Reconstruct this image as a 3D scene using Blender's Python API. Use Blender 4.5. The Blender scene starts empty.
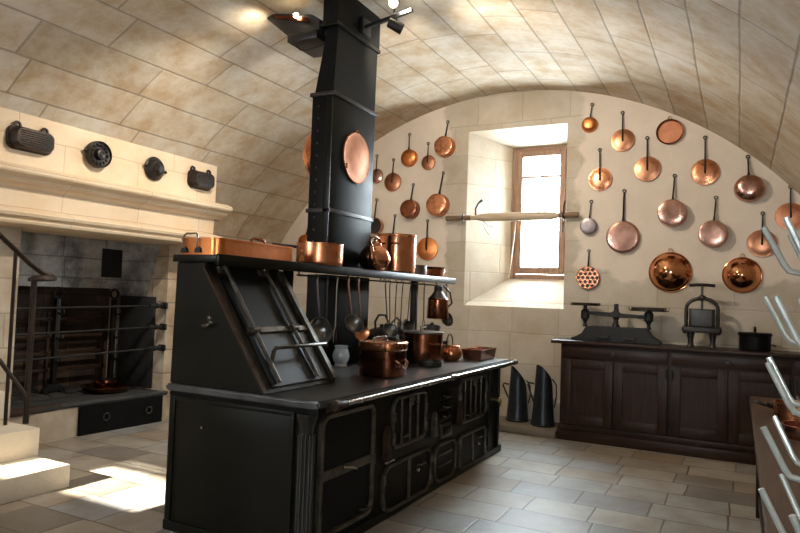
import bpy, bmesh, math, random
from mathutils import Vector, Matrix
random.seed(7)
PI = math.pi
S = bpy.context.scene
COL = S.collection
V = Vector

# ------------------------------------------------------------------ materials
MATS = {}
def new_mat(name):
    m = bpy.data.materials.new(name); m.use_nodes = True
    n = m.node_tree; b = n.nodes['Principled BSDF']
    return m, n, b
def N(n, t, **kw):
    o = n.nodes.new(t)
    for k, v in kw.items(): setattr(o, k, v)
    return o
def rgba(c): return (c[0], c[1], c[2], 1)
def simple(name, col, rough=.5, metal=0, spec=.5, var=.25, scale=8, bump=0, bscale=60, rvar=.12, col2=None, vcoord='Object', dist=.01):
    """plain material with mild natural colour and roughness variation"""
    if name in MATS: return MATS[name]
    m, n, b = new_mat(name); L = n.links.new
    tc = N(n, 'ShaderNodeTexCoord')
    no = N(n, 'ShaderNodeTexNoise'); no.inputs['Scale'].default_value = scale; no.inputs['Detail'].default_value = 6
    no.inputs['Roughness'].default_value = .65
    L(tc.outputs[vcoord], no.inputs['Vector'])
    cr = N(n, 'ShaderNodeValToRGB')
    c2 = col2 or tuple(max(0, c*(1-var)) for c in col)
    cr.color_ramp.elements[0].position = .3; cr.color_ramp.elements[0].color = rgba(c2)
    cr.color_ramp.elements[1].position = .68; cr.color_ramp.elements[1].color = rgba(col)
    L(no.outputs['Fac'], cr.inputs['Fac']); L(cr.outputs['Color'], b.inputs['Base Color'])
    mr = N(n, 'ShaderNodeMapRange'); mr.inputs['To Min'].default_value = max(.02, rough-rvar); mr.inputs['To Max'].default_value = min(1, rough+rvar)
    L(no.outputs['Fac'], mr.inputs['Value']); L(mr.outputs['Result'], b.inputs['Roughness'])
    b.inputs['Metallic'].default_value = metal; b.inputs['Specular IOR Level'].default_value = spec
    if bump:
        n2 = N(n, 'ShaderNodeTexNoise'); n2.inputs['Scale'].default_value = bscale; n2.inputs['Detail'].default_value = 3
        L(tc.outputs[vcoord], n2.inputs['Vector'])
        bp = N(n, 'ShaderNodeBump'); bp.inputs['Strength'].default_value = bump; bp.inputs['Distance'].default_value = dist
        L(n2.outputs['Fac'], bp.inputs['Height']); L(bp.outputs['Normal'], b.inputs['Normal'])
    MATS[name] = m
    return m
def copper(name, col=(.86, .40, .22), rough=.2, col2=(.55, .22, .11), bump=.15, bscale=35):
    return simple(name, col, rough, 1.0, .5, col2=col2, scale=9, bump=bump, bscale=bscale, rvar=.08, dist=.004)

def stone_mat(name, ax, bw, rh, cols, mortar, msize=.012, rough=.85, bump=.35, offset=.5, uv=False, squash=1.0, stain=.45, plaster=None, spec=.3, nscale=2.6, tiles=None):
    """courses of stone blocks. ax: the two coordinate axes the bond runs along"""
    m, n, b = new_mat(name); L = n.links.new
    tc = N(n, 'ShaderNodeTexCoord')
    if uv: vec = tc.outputs['UV']
    else:
        sp = N(n, 'ShaderNodeSeparateXYZ'); L(tc.outputs['Object'], sp.inputs[0])
        cb = N(n, 'ShaderNodeCombineXYZ'); L(sp.outputs['XYZ'.index(ax[0])], cb.inputs[0]); L(sp.outputs['XYZ'.index(ax[1])], cb.inputs[1])
        vec = cb.outputs[0]
    wob = N(n, 'ShaderNodeTexNoise'); wob.inputs['Scale'].default_value = 1.7; L(vec, wob.inputs['Vector'])
    wm = N(n, 'ShaderNodeVectorMath', operation='MULTIPLY_ADD'); L(wob.outputs['Color'], wm.inputs[0])
    wm.inputs[1].default_value = (.03, .03, 0); L(vec, wm.inputs[2])
    def mth(op, a_, b_=None, c_=None):
        q = N(n, 'ShaderNodeMath', operation=op)
        for i, w in enumerate((a_, b_, c_)):
            if w is None: continue
            if isinstance(w, (int, float)): q.inputs[i].default_value = w
            else: L(w, q.inputs[i])
        return q.outputs[0]
    sv = N(n, 'ShaderNodeSeparateXYZ'); L(wm.outputs[0], sv.inputs[0])
    ry = mth('DIVIDE', sv.outputs[1], rh); row = mth('FLOOR', ry); fy = mth('SUBTRACT', ry, row)
    w1_ = N(n, 'ShaderNodeTexWhiteNoise', noise_dimensions='1D'); L(row, w1_.inputs['W'])
    stretch = mth('MULTIPLY_ADD', w1_.outputs['Value'], .35, .85)
    xs = mth('ADD', mth('MULTIPLY', mth('DIVIDE', sv.outputs[0], bw), stretch), mth('MULTIPLY_ADD', w1_.outputs['Value'], 7.3, mth('MULTIPLY', row, offset)))
    tl = mth('FLOOR', xs); fx = mth('SUBTRACT', xs, tl)
    ex = mth('MULTIPLY', mth('MINIMUM', fx, mth('SUBTRACT', 1.0, fx)), bw); ey = mth('MULTIPLY', mth('MINIMUM', fy, mth('SUBTRACT', 1.0, fy)), rh)
    jm = N(n, 'ShaderNodeMapRange', interpolation_type='SMOOTHSTEP'); L(mth('MINIMUM', ex, ey), jm.inputs['Value'])
    jm.inputs['From Min'].default_value = msize*.25; jm.inputs['From Max'].default_value = msize*.85; jm.inputs['To Min'].default_value = 1; jm.inputs['To Max'].default_value = 0
    joint = jm.outputs['Result']
    cv = N(n, 'ShaderNodeCombineXYZ'); L(tl, cv.inputs[0]); L(row, cv.inputs[1])
    w2_ = N(n, 'ShaderNodeTexWhiteNoise', noise_dimensions='2D'); L(cv.outputs[0], w2_.inputs['Vector'])
    tr_ = N(n, 'ShaderNodeValToRGB'); L(w2_.outputs['Value'], tr_.inputs['Fac'])
    tc_ = list(tiles or (cols[1], cols[0])); el = tr_.color_ramp.elements
    el[0].position = 0; el[0].color = rgba(tc_[0]); el[1].position = 1; el[1].color = rgba(tc_[-1])
    for i_, c_ in enumerate(tc_[1:-1]):
        e_ = el.new((i_+1)/(len(tc_)-1)); e_.color = rgba(c_)
    bm_ = N(n, 'ShaderNodeMix', data_type='RGBA'); L(joint, bm_.inputs['Factor']); L(tr_.outputs['Color'], bm_.inputs['A']); bm_.inputs['B'].default_value = rgba(mortar)
    no = N(n, 'ShaderNodeTexNoise'); no.inputs['Scale'].default_value = nscale; no.inputs['Detail'].default_value = 9; no.inputs['Roughness'].default_value = .68
    L(tc.outputs['Object'], no.inputs['Vector'])
    cr = N(n, 'ShaderNodeValToRGB'); cr.color_ramp.elements[0].position = .36; cr.color_ramp.elements[1].position = .62
    cr.color_ramp.elements[0].color = rgba(cols[2]); cr.color_ramp.elements[1].color = (1, 1, 1, 1)
    L(no.outputs['Fac'], cr.inputs['Fac'])
    mx = N(n, 'ShaderNodeMix', data_type='RGBA', blend_type='MULTIPLY'); mx.inputs['Factor'].default_value = stain
    L(bm_.outputs['Result'], mx.inputs['A']); L(cr.outputs['Color'], mx.inputs['B'])
    colout = mx.outputs['Result']
    fine = N(n, 'ShaderNodeTexNoise'); fine.inputs['Scale'].default_value = 30; fine.inputs['Detail'].default_value = 6
    L(tc.outputs['Object'], fine.inputs['Vector'])
    h = N(n, 'ShaderNodeMath', operation='MULTIPLY_ADD'); L(joint, h.inputs[0]); h.inputs[1].default_value = -1.0
    h2 = N(n, 'ShaderNodeMath', operation='MULTIPLY'); L(fine.outputs['Fac'], h2.inputs[0]); h2.inputs[1].default_value = .5
    L(h2.outputs[0], h.inputs[2])
    height = h.outputs[0]
    if plaster:
        # plaster fields either side of a dressed-stone band (x0..x1) and above a stone base (z0)
        pc, pc2, x0, x1, z0 = plaster
        X, Z = sp.outputs[0], sp.outputs[2]
        wob2 = N(n, 'ShaderNodeTexNoise'); wob2.inputs['Scale'].default_value = 3.0; wob2.inputs['Detail'].default_value = 4; L(tc.outputs['Object'], wob2.inputs['Vector'])
        ww = mth('MULTIPLY', mth('SUBTRACT', wob2.outputs['Fac'], .5), .55)
        d = mth('SUBTRACT', mth('ABSOLUTE', mth('SUBTRACT', X, (x0+x1)/2), 0), (x1-x0)/2)
        dz = mth('SUBTRACT', Z, z0)
        mm = mth('ADD', mth('MINIMUM', d, dz), ww)
        st = N(n, 'ShaderNodeMapRange', interpolation_type='SMOOTHSTEP'); L(mm, st.inputs['Value'])
        st.inputs['From Min'].default_value = -.03; st.inputs['From Max'].default_value = .05
        pcr = N(n, 'ShaderNodeValToRGB'); pcr.color_ramp.elements[0].color = rgba(pc2); pcr.color_ramp.elements[1].color = rgba(pc)
        pcr.color_ramp.elements[0].position = .3; pcr.color_ramp.elements[1].position = .6; L(no.outputs['Fac'], pcr.inputs['Fac'])
        m2 = N(n, 'ShaderNodeMix', data_type='RGBA'); L(st.outputs['Result'], m2.inputs['Factor']); L(colout, m2.inputs['A']); L(pcr.outputs['Color'], m2.inputs['B'])
        colout = m2.outputs['Result']
        hm = N(n, 'ShaderNodeMix', data_type='FLOAT'); L(st.outputs['Result'], hm.inputs['Factor']); L(height, hm.inputs['A']); L(h2.outputs[0], hm.inputs['B'])
        height = hm.outputs['Result']
    L(colout, b.inputs['Base Color'])
    bp = N(n, 'ShaderNodeBump'); bp.inputs['Strength'].default_value = bump; bp.inputs['Distance'].default_value = .01
    L(height, bp.inputs['Height']); L(bp.outputs['Normal'], b.inputs['Normal'])
    if rough < .7:
        mr = N(n, 'ShaderNodeMapRange'); mr.inputs['To Min'].default_value = rough-.12; mr.inputs['To Max'].default_value = rough+.2
        L(no.outputs['Fac'], mr.inputs['Value']); L(mr.outputs['Result'], b.inputs['Roughness'])
    else: b.inputs['Roughness'].default_value = rough
    b.inputs['Specular IOR Level'].default_value = spec
    MATS[name] = m
    return m

def wood(name, c1, c2, ax='Z', rough=.45, scale=6):
    m, n, b = new_mat(name); L = n.links.new
    tc = N(n, 'ShaderNodeTexCoord'); mp = N(n, 'ShaderNodeMapping')
    sc = {'X': (.6, 9, 9), 'Y': (9, .6, 9), 'Z': (9, 9, .6)}[ax]; mp.inputs['Scale'].default_value = sc
    L(tc.outputs['Object'], mp.inputs['Vector'])
    no = N(n, 'ShaderNodeTexNoise'); no.inputs['Scale'].default_value = scale; no.inputs['Detail'].default_value = 7; no.inputs['Distortion'].default_value = .6
    L(mp.outputs[0], no.inputs['Vector'])
    cr = N(n, 'ShaderNodeValToRGB'); cr.color_ramp.elements[0].position = .32; cr.color_ramp.elements[1].position = .68
    cr.color_ramp.elements[0].color = rgba(c2); cr.color_ramp.elements[1].color = rgba(c1)
    L(no.outputs['Fac'], cr.inputs['Fac']); L(cr.outputs['Color'], b.inputs['Base Color'])
    bp = N(n, 'ShaderNodeBump'); bp.inputs['Strength'].default_value = .15; bp.inputs['Distance'].default_value = .003
    L(no.outputs['Fac'], bp.inputs['Height']); L(bp.outputs['Normal'], b.inputs['Normal'])
    b.inputs['Roughness'].default_value = rough; b.inputs['Specular IOR Level'].default_value = .25
    MATS[name] = m
    return m

def emit(name, col, strength):
    m, n, b = new_mat(name)
    b.inputs['Emission Color'].default_value = rgba(col); b.inputs['Emission Strength'].default_value = strength
    MATS[name] = m
    return m
def glass(name):
    m = bpy.data.materials.new(name); m.use_nodes = True; n = m.node_tree; n.nodes.clear(); L = n.links.new
    o = N(n, 'ShaderNodeOutputMaterial'); mx = N(n, 'ShaderNodeMixShader'); t = N(n, 'ShaderNodeBsdfTransparent'); g = N(n, 'ShaderNodeBsdfGlossy')
    t.inputs['Color'].default_value = (.93, .96, .96, 1); g.inputs['Roughness'].default_value = .02
    mx.inputs[0].default_value = .06;
    L(t.outputs[0], mx.inputs[1]); L(g.outputs[0], mx.inputs[2]); L(mx.outputs[0], o.inputs[0])
    return m

M_VAULT = stone_mat('vault_limestone', 'YZ', 1.05, .37, ((.62, .55, .45), (.49, .425, .335), (.72, .56, .38)), (.37, .32, .26), .016, uv=True, stain=.85, offset=.45, nscale=3.6, tiles=((.50, .43, .335), (.60, .53, .43), (.54, .465, .36), (.62, .56, .47), (.52, .44, .34)))
M_BACK = stone_mat('back_wall_stone', 'XZ', .62, .36, ((.56, .50, .41), (.48, .425, .345), (.80, .72, .60)), (.44, .385, .31), .010, stain=.7,
                   plaster=((.70, .60, .49), (.63, .53, .42), -3.28, -1.62, 1.72))
M_FLOOR = stone_mat('floor_flagstones', 'XY', .50, .345, ((.36, .33, .285), (.27, .25, .22), (.60, .53, .45)), (.135, .12, .10), .012, rough=.40, stain=.8, offset=.47, spec=.45, bump=.25, nscale=3.2,
                    tiles=((.20, .165, .125), (.27, .26, .25), (.34, .30, .24), (.31, .315, .32), (.40, .35, .275), (.36, .345, .32), (.30, .225, .15), (.42, .385, .33)))
M_HOOD = stone_mat('hood_limestone', 'YZ', .85, .30, ((.66, .535, .39), (.62, .50, .36), (.86, .72, .55)), (.42, .33, .24), .006, stain=.5, bump=.15)
M_FLANK = stone_mat('pale_rubble_stone', 'YZ', .5, .3, ((.50, .43, .34), (.42, .36, .28), (.65, .55, .45)), (.34, .28, .22), .012, stain=.8)
M_JAMB = stone_mat('jamb_stone', 'XZ', .5, .26, ((.56, .47, .35), (.46, .38, .28), (.55, .45, .36)), (.30, .25, .20), .012, stain=.85)
M_SOOT = stone_mat('sooty_stone', 'YZ', .55, .22, ((.60, .58, .55), (.46, .45, .43), (.20, .195, .19)), (.30, .29, .28), .012, stain=.95, bump=.6)
M_FIREBRICK = stone_mat('firebrick', 'YZ', .34, .17, ((.085, .055, .035), (.05, .034, .023), (.35, .3, .27)), (.03, .025, .02), .012, stain=.9, bump=.6)
M_STEP = simple('step_limestone', (.62, .54, .42), .8, var=.18, scale=4, bump=.2)
M_HOLESHADE = simple('painted_hole_shade', (.012, .011, .010), .9, var=.5)  # flat black that paints the shade inside the oven mouth and niche
M_ASH = simple('hearth_ash', (.038, .036, .033), .9, var=.6, scale=5, bump=.5, bscale=20)
M_RANGE = simple('range_black_iron', (.010, .010, .0066), .36, .0, .16, var=.4, scale=3.5, bump=.08, bscale=40, rvar=.12)
M_RANGE2 = simple('range_dark_panel', (.0045, .0045, .004), .42, .0, .12, var=.4, scale=5, bump=.1)
M_TOP = simple('worktop_polished_iron', (.17, .175, .175), .33, .75, .5, col2=(.085, .087, .087), scale=5, bump=.06, rvar=.12)
M_STRAP = simple('worn_iron_strap', (.14, .122, .096), .34, .7, .5, col2=(.038, .032, .025), scale=14, bump=.1)
M_STEEL = simple('bright_steel', (.50, .50, .49), .24, 1, .5, var=.3, scale=12)
M_IRON = simple('dark_iron', (.055, .05, .045), .45, .6, .5, var=.5, scale=20, bump=.2)
M_RUST = simple('rusty_iron', (.06, .03, .017), .6, .4, .3, col2=(.02, .013, .009), scale=12, bump=.3)
M_SCALE = simple('dark_cast_iron', (.035, .033, .031), .5, .4, .35, var=.4, scale=15, bump=.2)
M_HANDLE = simple('forged_handle_iron', (.030, .028, .026), .45, .5, .4, var=.4, scale=20, bump=.15)
M_COLUMN = simple('polished_range_iron', (.012, .012, .010), .22, .0, .5, var=.3, scale=5)
M_PEWTER = simple('dull_pewter', (.26, .26, .25), .32, .9, .5, var=.35, scale=10)
M_RAIL = simple('dark_rail_iron', (.035, .020, .012), .5, .4, .3, col2=(.016, .010, .007), scale=12, bump=.2)
M_SPIT = simple('blackened_spit', (.012, .010, .008), .5, .3, .3, var=.4, scale=14)
M_GREYIRON = simple('grey_cast_iron', (.10, .10, .10), .5, .5, .5, var=.4, scale=15, bump=.2)
M_DUCT = simple('duct_black_sheet', (.007, .0073, .007), .48, .0, .12, var=.35, scale=4, bump=.05, bscale=12)
M_BLUED = simple('blued_sheet_iron', (.022, .027, .034), .36, .35, .5, var=.4, scale=8)
M_COP = copper('copper_polished', (.74, .35, .20), .2, (.50, .20, .11))
M_COPW = copper('copper_warm', (.66, .29, .15), .28, (.46, .18, .085))
M_COPO = copper('copper_orange', (.74, .27, .09), .34, (.56, .19, .06))
M_COPP = copper('copper_pink', (.60, .35, .27), .24, (.36, .19, .14))
M_COPD = copper('copper_dark', (.36, .14, .075), .22, (.15, .055, .032))
M_COPB = copper('copper_brushed', (.64, .28, .155), .40, (.44, .18, .09))
M_COPL = copper('copper_lid_brown', (.50, .23, .125), .32, (.34, .145, .075), .1)
M_COPM = copper('copper_mirror', (.74, .36, .19), .12, (.58, .25, .12), .05)
M_TARN = copper('tarnished_tin_copper', (.25, .21, .205), .35, (.15, .12, .115))
M_TIN = simple('tin_lining', (.36, .34, .31), .35, 1, .5, var=.4)
M_DARKTIN = simple('dark_tin_lining', (.06, .05, .045), .45, .7, .5, var=.5)
M_MOLD = simple('aged_bronze', (.032, .018, .011), .45, .5, .4, col2=(.012, .008, .006), scale=14, bump=.4, bscale=40)
M_MOLDK = simple('blackened_iron_mould', (.022, .018, .015), .42, .5, .5, var=.5, scale=20, bump=.3)
M_OAK = wood('dark_oak_upright', (.040, .018, .010), (.014, .0065, .004), 'Z', .42)
M_OAKX = wood('dark_oak_lengthwise', (.042, .020, .012), (.014, .007, .0045), 'X', .36)
M_TABLE = wood('table_brown_wood', (.105, .058, .032), (.050, .026, .014), 'Y', .36)
M_BEAM = wood('pale_beech', (.55, .45, .33), (.40, .31, .21), 'X', .6)
M_BEAMD = wood('brown_pole', (.24, .15, .085), (.13, .08, .045), 'X', .6)
M_WIN = wood('window_oak', (.36, .23, .16), (.24, .14, .09), 'Z', .6)
M_GLASS = glass('window_glass')
M_PORC = simple('pale_blue_glaze', (.52, .58, .64), .18, 0, .6, var=.12, scale=6)
M_GALV = simple('galvanised_rod', (.55, .60, .57), .38, .55, .5, var=.25, scale=25)
M_BRASS = simple('brass', (.62, .45, .18), .3, 1, .5, var=.3)
M_BLACKPLASTIC = simple('black_fitting', (.015, .015, .015), .4, 0, .5)
M_LAMP = emit('lamp_lens', (1, .80, .50), 40)
M_STEPTOP = simple('dais_stone', (.20, .16, .115), .65, var=.35, scale=4, bump=.3)

# ------------------------------------------------------------------ mesh builder
def frame_of(axis):
    a = V(axis).normalized()
    t = V((0, 0, 1)) if abs(a.z) < .9 else V((1, 0, 0))
    u = a.cross(t).normalized(); w = a.cross(u).normalized()
    return a, u, w
WLOC = {}
def worldloc(o):
    p = V((0, 0, 0))
    while o is not None:
        p += o.location; o = o.parent
    return p
class MB:
    def __init__(s): s.bm = bmesh.new()
    def box(s, x0, x1, y0, y1, z0, z1, bev=0):
        r = bmesh.ops.create_cube(s.bm, size=1)
        for v in r['verts']: v.co = V(((x0+x1)/2+v.co.x*(x1-x0), (y0+y1)/2+v.co.y*(y1-y0), (z0+z1)/2+v.co.z*(z1-z0)))
        if bev:
            es = list({e for v in r['verts'] for e in v.link_edges})
            bmesh.ops.bevel(s.bm, geom=es, offset=bev, segments=2, affect='EDGES', profile=.5)
        return s
    def prism(s, pts, ax, a, b, bev=0):
        """pts 2D polygon in the two other axes, extruded along ax from a to b"""
        def mk(p, t):
            return {'X': (t, p[0], p[1]), 'Y': (p[0], t, p[1]), 'Z': (p[0], p[1], t)}[ax]
        A = [s.bm.verts.new(mk(p, a)) for p in pts]; B = [s.bm.verts.new(mk(p, b)) for p in pts]
        n = len(pts); fs = [s.bm.faces.new(A), s.bm.faces.new(B[::-1])]
        for i in range(n): fs.append(s.bm.faces.new((A[i], B[i], B[(i+1) % n], A[(i+1) % n])))
        bmesh.ops.recalc_face_normals(s.bm, faces=fs)
        if bev:
            es = list({e for f in fs for e in f.edges})
            bmesh.ops.bevel(s.bm, geom=es, offset=bev, segments=2, affect='EDGES')
        return s
    def lathe(s, prof, o=(0, 0, 0), axis=(0, 0, 1), seg=32, sx=1, closed=False):
        a, u, w = frame_of(axis); o = V(o); rings = []
        for r, h in prof:
            if r <= 1e-6: rings.append([s.bm.verts.new(o+a*h)])
            else: rings.append([s.bm.verts.new(o+a*h+u*(r*sx*math.cos(2*PI*i/seg))+w*(r*math.sin(2*PI*i/seg))) for i in range(seg)])
        pr = list(zip(rings, rings[1:]))
        if closed: pr.append((rings[-1], rings[0]))
        fs = []
        for A, B in pr:
            for i in range(seg):
                j = (i+1) % seg
                if len(A) == 1 and len(B) == 1: continue
                if len(A) == 1: f = (A[0], B[i], B[j])
                elif len(B) == 1: f = (A[i], B[0], A[j])
                else: f = (A[i], B[i], B[j], A[j])
                fs.append(s.bm.faces.new(f))
        bmesh.ops.recalc_face_normals(s.bm, faces=fs)
        return s
    def cyl(s, p0, p1, r0, r1=None, seg=16):
        p0, p1 = V(p0), V(p1); r1 = r0 if r1 is None else r1
        return s.lathe([(0, 0), (r0, 0), (r1, (p1-p0).length), (0, (p1-p0).length)], p0, p1-p0, seg)
    def tube(s, path, r, seg=8, closed=False, flat=1.0):
        P = [V(p) for p in path]; n = len(P); rr = r if isinstance(r, (list, tuple)) else [r]*n
        tang = []
        for i in range(n):
            if closed: t = P[(i+1) % n]-P[i-1]
            else: t = P[min(i+1, n-1)]-P[max(i-1, 0)]
            tang.append(t.normalized())
        a, u, w = frame_of(tang[0]); rings = []; pt = tang[0]
        for i in range(n):
            q = pt.rotation_difference(tang[i]); u = (q @ u).normalized(); w = tang[i].cross(u).normalized(); pt = tang[i]
            rings.append([s.bm.verts.new(P[i]+u*(rr[i]*math.cos(2*PI*k/seg))+w*(rr[i]*flat*math.sin(2*PI*k/seg))) for k in range(seg)])
        fs = []
        pr = list(zip(rings, rings[1:]))
        if closed: pr.append((rings[-1], rings[0]))
        for A, B in pr:
            for k in range(seg): fs.append(s.bm.faces.new((A[k], B[k], B[(k+1) % seg], A[(k+1) % seg])))
        if not closed: fs.append(s.bm.faces.new(rings[0][::-1])); fs.append(s.bm.faces.new(rings[-1]))
        bmesh.ops.recalc_face_normals(s.bm, faces=fs)
        return s
    def ring(s, c, axis, R, r, seg=28, ts=8):
        a, u, w = frame_of(axis); c = V(c)
        return s.tube([c+u*(R*math.cos(2*PI*i/seg))+w*(R*math.sin(2*PI*i/seg)) for i in range(seg)], r, ts, closed=True)
    def ball(s, c, r, sc=(1, 1, 1), seg=16):
        q = bmesh.ops.create_uvsphere(s.bm, u_segments=seg, v_segments=max(6, seg//2), radius=r)
        for v in q['verts']: v.co = V((c[0]+v.co.x*sc[0], c[1]+v.co.y*sc[1], c[2]+v.co.z*sc[2]))
        return s
    def bar(s, p0, p1, wd, th, side=(0, 0, 1)):
        """flat bar from p0 to p1, wd wide along `side`, th thick"""
        p0, p1 = V(p0), V(p1); a = (p1-p0).normalized(); sd = V(side); sd = (sd-a*sd.dot(a)).normalized(); t = a.cross(sd)
        c = []
        for p in (p0, p1):
            c.append([s.bm.verts.new(p+sd*(i*wd/2)+t*(j*th/2)) for i, j in ((-1, -1), (1, -1), (1, 1), (-1, 1))])
        fs = [s.bm.faces.new(c[0][::-1]), s.bm.faces.new(c[1])]
        for k in range(4): fs.append(s.bm.faces.new((c[0][k], c[0][(k+1) % 4], c[1][(k+1) % 4], c[1][k])))
        bmesh.ops.recalc_face_normals(s.bm, faces=fs)
        return s
    def build(s, name, mat, parent=None, local=False, smooth=True, ang=35):
        me = bpy.data.meshes.new(name)
        if parent is not None and not local:
            o = worldloc(parent)
            for v in s.bm.verts: v.co -= o
        s.bm.normal_update(); s.bm.to_mesh(me); s.bm.free()
        me.materials.append(mat)
        if smooth:
            for p in me.polygons: p.use_smooth = True
            me.set_sharp_from_angle(angle=math.radians(ang))
        ob = bpy.data.objects.new(name, me); COL.objects.link(ob)
        if parent is not None: ob.parent = parent
        return ob
def tag(o, label, cat, group=None):
    o['label'] = label; o['category'] = cat
    if group: o['group'] = group
    return o
def thing(name, label, cat, loc=(0, 0, 0), group=None, rz=0):
    o = bpy.data.objects.new(name, None); COL.objects.link(o)
    o.location = loc; o.rotation_euler = (0, 0, rz); o.empty_display_size = .1
    return tag(o, label, cat, group)
def struct(o): o['kind'] = 'structure'; return o
def arc(c, r, a0, a1, n, f):
    return [f(c[0]+r*math.cos(a0+(a1-a0)*i/n), c[1]+r*math.sin(a0+(a1-a0)*i/n)) for i in range(n+1)]
def rrect(y0, y1, z0, z1, r, n=5):
    """rounded rectangle outline (2D)"""
    P = []
    for cy, cz, a in ((y1-r, z0+r, -PI/2), (y1-r, z1-r, 0), (y0+r, z1-r, PI/2), (y0+r, z0+r, PI)):
        P += arc((cy, cz), r, a, a+PI/2, n, lambda p, q: (p, q))
    return P

# ------------------------------------------------------------------ the room
YB = 7.45; YR = -1.9
CX, CZ, RV = -2.49, -.03, 3.99
def vault_pt(t, y):
    """t: angle from the right-hand springing (0) over the crown to the left (pi)"""
    c = math.cos(t)
    a = RV if c > 0 else RV+.042*(YB-y)
    return V((CX+a*c, y, CZ+RV*math.sin(t)))
bm = bmesh.new(); uvl = bm.loops.layers.uv.new('UVMap')
ys = [YR, -1, 0, 1, 2, 3, 4, 5, 5.52, 6.5, YB]; NT = 96
grid = [[bm.verts.new(vault_pt(PI*i/NT, y)) for i in range(NT+1)] for y in ys]
for j in range(len(ys)-1):
    for i in range(NT):
        if ys[j+1] <= 5.53 and ys[j] >= .9 and grid[j][i].co.z < 2.05 and grid[j][i].co.x < CX: continue
        f = bm.faces.new((grid[j][i], grid[j][i+1], grid[j+1][i+1], grid[j+1][i]))
        for l, (jj, ii) in zip(f.loops, ((j, i), (j, i+1), (j+1, i+1), (j+1, i))): l[uvl].uv = (ys[jj]+.23, PI*ii/NT*RV+.1)
        f.smooth = True
me = bpy.data.meshes.new('ceiling'); bm.to_mesh(me); bm.free(); me.materials.append(M_VAULT)
ceil = bpy.data.objects.new('ceiling', me); COL.objects.link(ceil); struct(ceil)

struct(MB().box(-7.2, 2.2, YR-.1, YB+.7, -.12, 0).build('floor', M_FLOOR, smooth=False))

# back wall with a splayed window reveal
WX0, WX1, WZ0, WZ1 = -2.993, -1.772, 1.367, 3.517
FX0, FX1, FZ0, FZ1, FY = -2.60, -1.86, 1.72, 3.40, 8.0
bm = bmesh.new()
def quad(*p): bm.faces.new([bm.verts.new(q) for q in p])
for x0, x1, z0, z1 in ((-6.9, WX0, 0, 4.3), (WX1, 2.0, 0, 4.3), (WX0, WX1, 0, WZ0), (WX0, WX1, WZ1, 4.3)):
    quad((x0, YB, z0), (x1, YB, z0), (x1, YB, z1), (x0, YB, z1))
o_ = [(WX0, YB, WZ0), (WX1, YB, WZ0), (WX1, YB, WZ1), (WX0, YB, WZ1)]
i_ = [(FX0, FY, FZ0), (FX1, FY, FZ0), (FX1, FY, FZ1), (FX0, FY, FZ1)]
for k in range(4): quad(o_[k], i_[k], i_[(k+1) % 4], o_[(k+1) % 4])
k_ = [(FX0, FY+.2, FZ0), (FX1, FY+.2, FZ0), (FX1, FY+.2, FZ1), (FX0, FY+.2, FZ1)]
for k in range(4): quad(i_[k], k_[k], k_[(k+1) % 4], i_[(k+1) % 4])
bmesh.ops.remove_doubles(bm, verts=bm.verts, dist=.0005); bmesh.ops.recalc_face_normals(bm, faces=bm.faces)
me = bpy.data.meshes.new('wall_back'); bm.to_mesh(me); bm.free(); me.materials.append(M_BACK)
o = bpy.data.objects.new('wall_back', me); COL.objects.link(o); struct(o)

# the window: frame, casement, glazing bar, panes
w1 = bpy.data.objects.new('window_1', None); COL.objects.link(w1); w1.location = ((FX0+FX1)/2, FY, FZ0); struct(w1)
m = MB()
for x0, x1, z0, z1 in ((FX0, FX0+.06, FZ0, FZ1), (FX1-.05, FX1, FZ0, FZ1), (FX0+.06, FX1-.05, FZ0, FZ0+.06), (FX0+.06, FX1-.05, FZ1-.05, FZ1)):
    m.box(x0, x1, FY+.02, FY+.1, z0, z1, .006)
m.build('window_frame', M_WIN, w1)
m = MB(); a0, a1, b0, b1 = FX0+.062, FX1-.052, FZ0+.062, FZ1-.052
for x0, x1, z0, z1 in ((a0, a0+.075, b0, b1), (a1-.075, a1, b0, b1), (a0+.075, a1-.075, b0, b0+.09), (a0+.075, a1-.075, b1-.07, b1), (a0+.075, a1-.075, 3.0, 3.03), (a0+.075, a1-.075, 2.50, 2.53)):
    m.box(x0, x1, FY, FY+.055, z0, z1, .006)
cas = m.build('casement', M_WIN, w1)
m = MB(); m.box(a0+.07, a1-.07, FY+.025, FY+.03, b0+.08, b1-.06); m.build('pane', M_GLASS, cas, smooth=False)
m = MB().cyl((a1-.02, FY-.035, 2.52), (a1-.02, FY-.035, 2.30), .008).box(a1-.03, a1-.01, FY-.04, FY+.01, 2.4, 2.43); m.build('espagnolette', M_IRON, cas)
m = MB().tube([(a0+.01, FY-.02, 2.45), (a0-.0, FY-.09, 2.1), (a0-.02, FY-.14, 1.75), (a0-.03, FY-.16, 1.715)], .008); m.build('window_stay', M_BEAM, w1)

# stone ledge along the foot of the back wall
struct(MB().box(-5.6, -1.70, 6.92, YB, 0, .08, .012).build('trim_1', M_STEPTOP))

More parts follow.
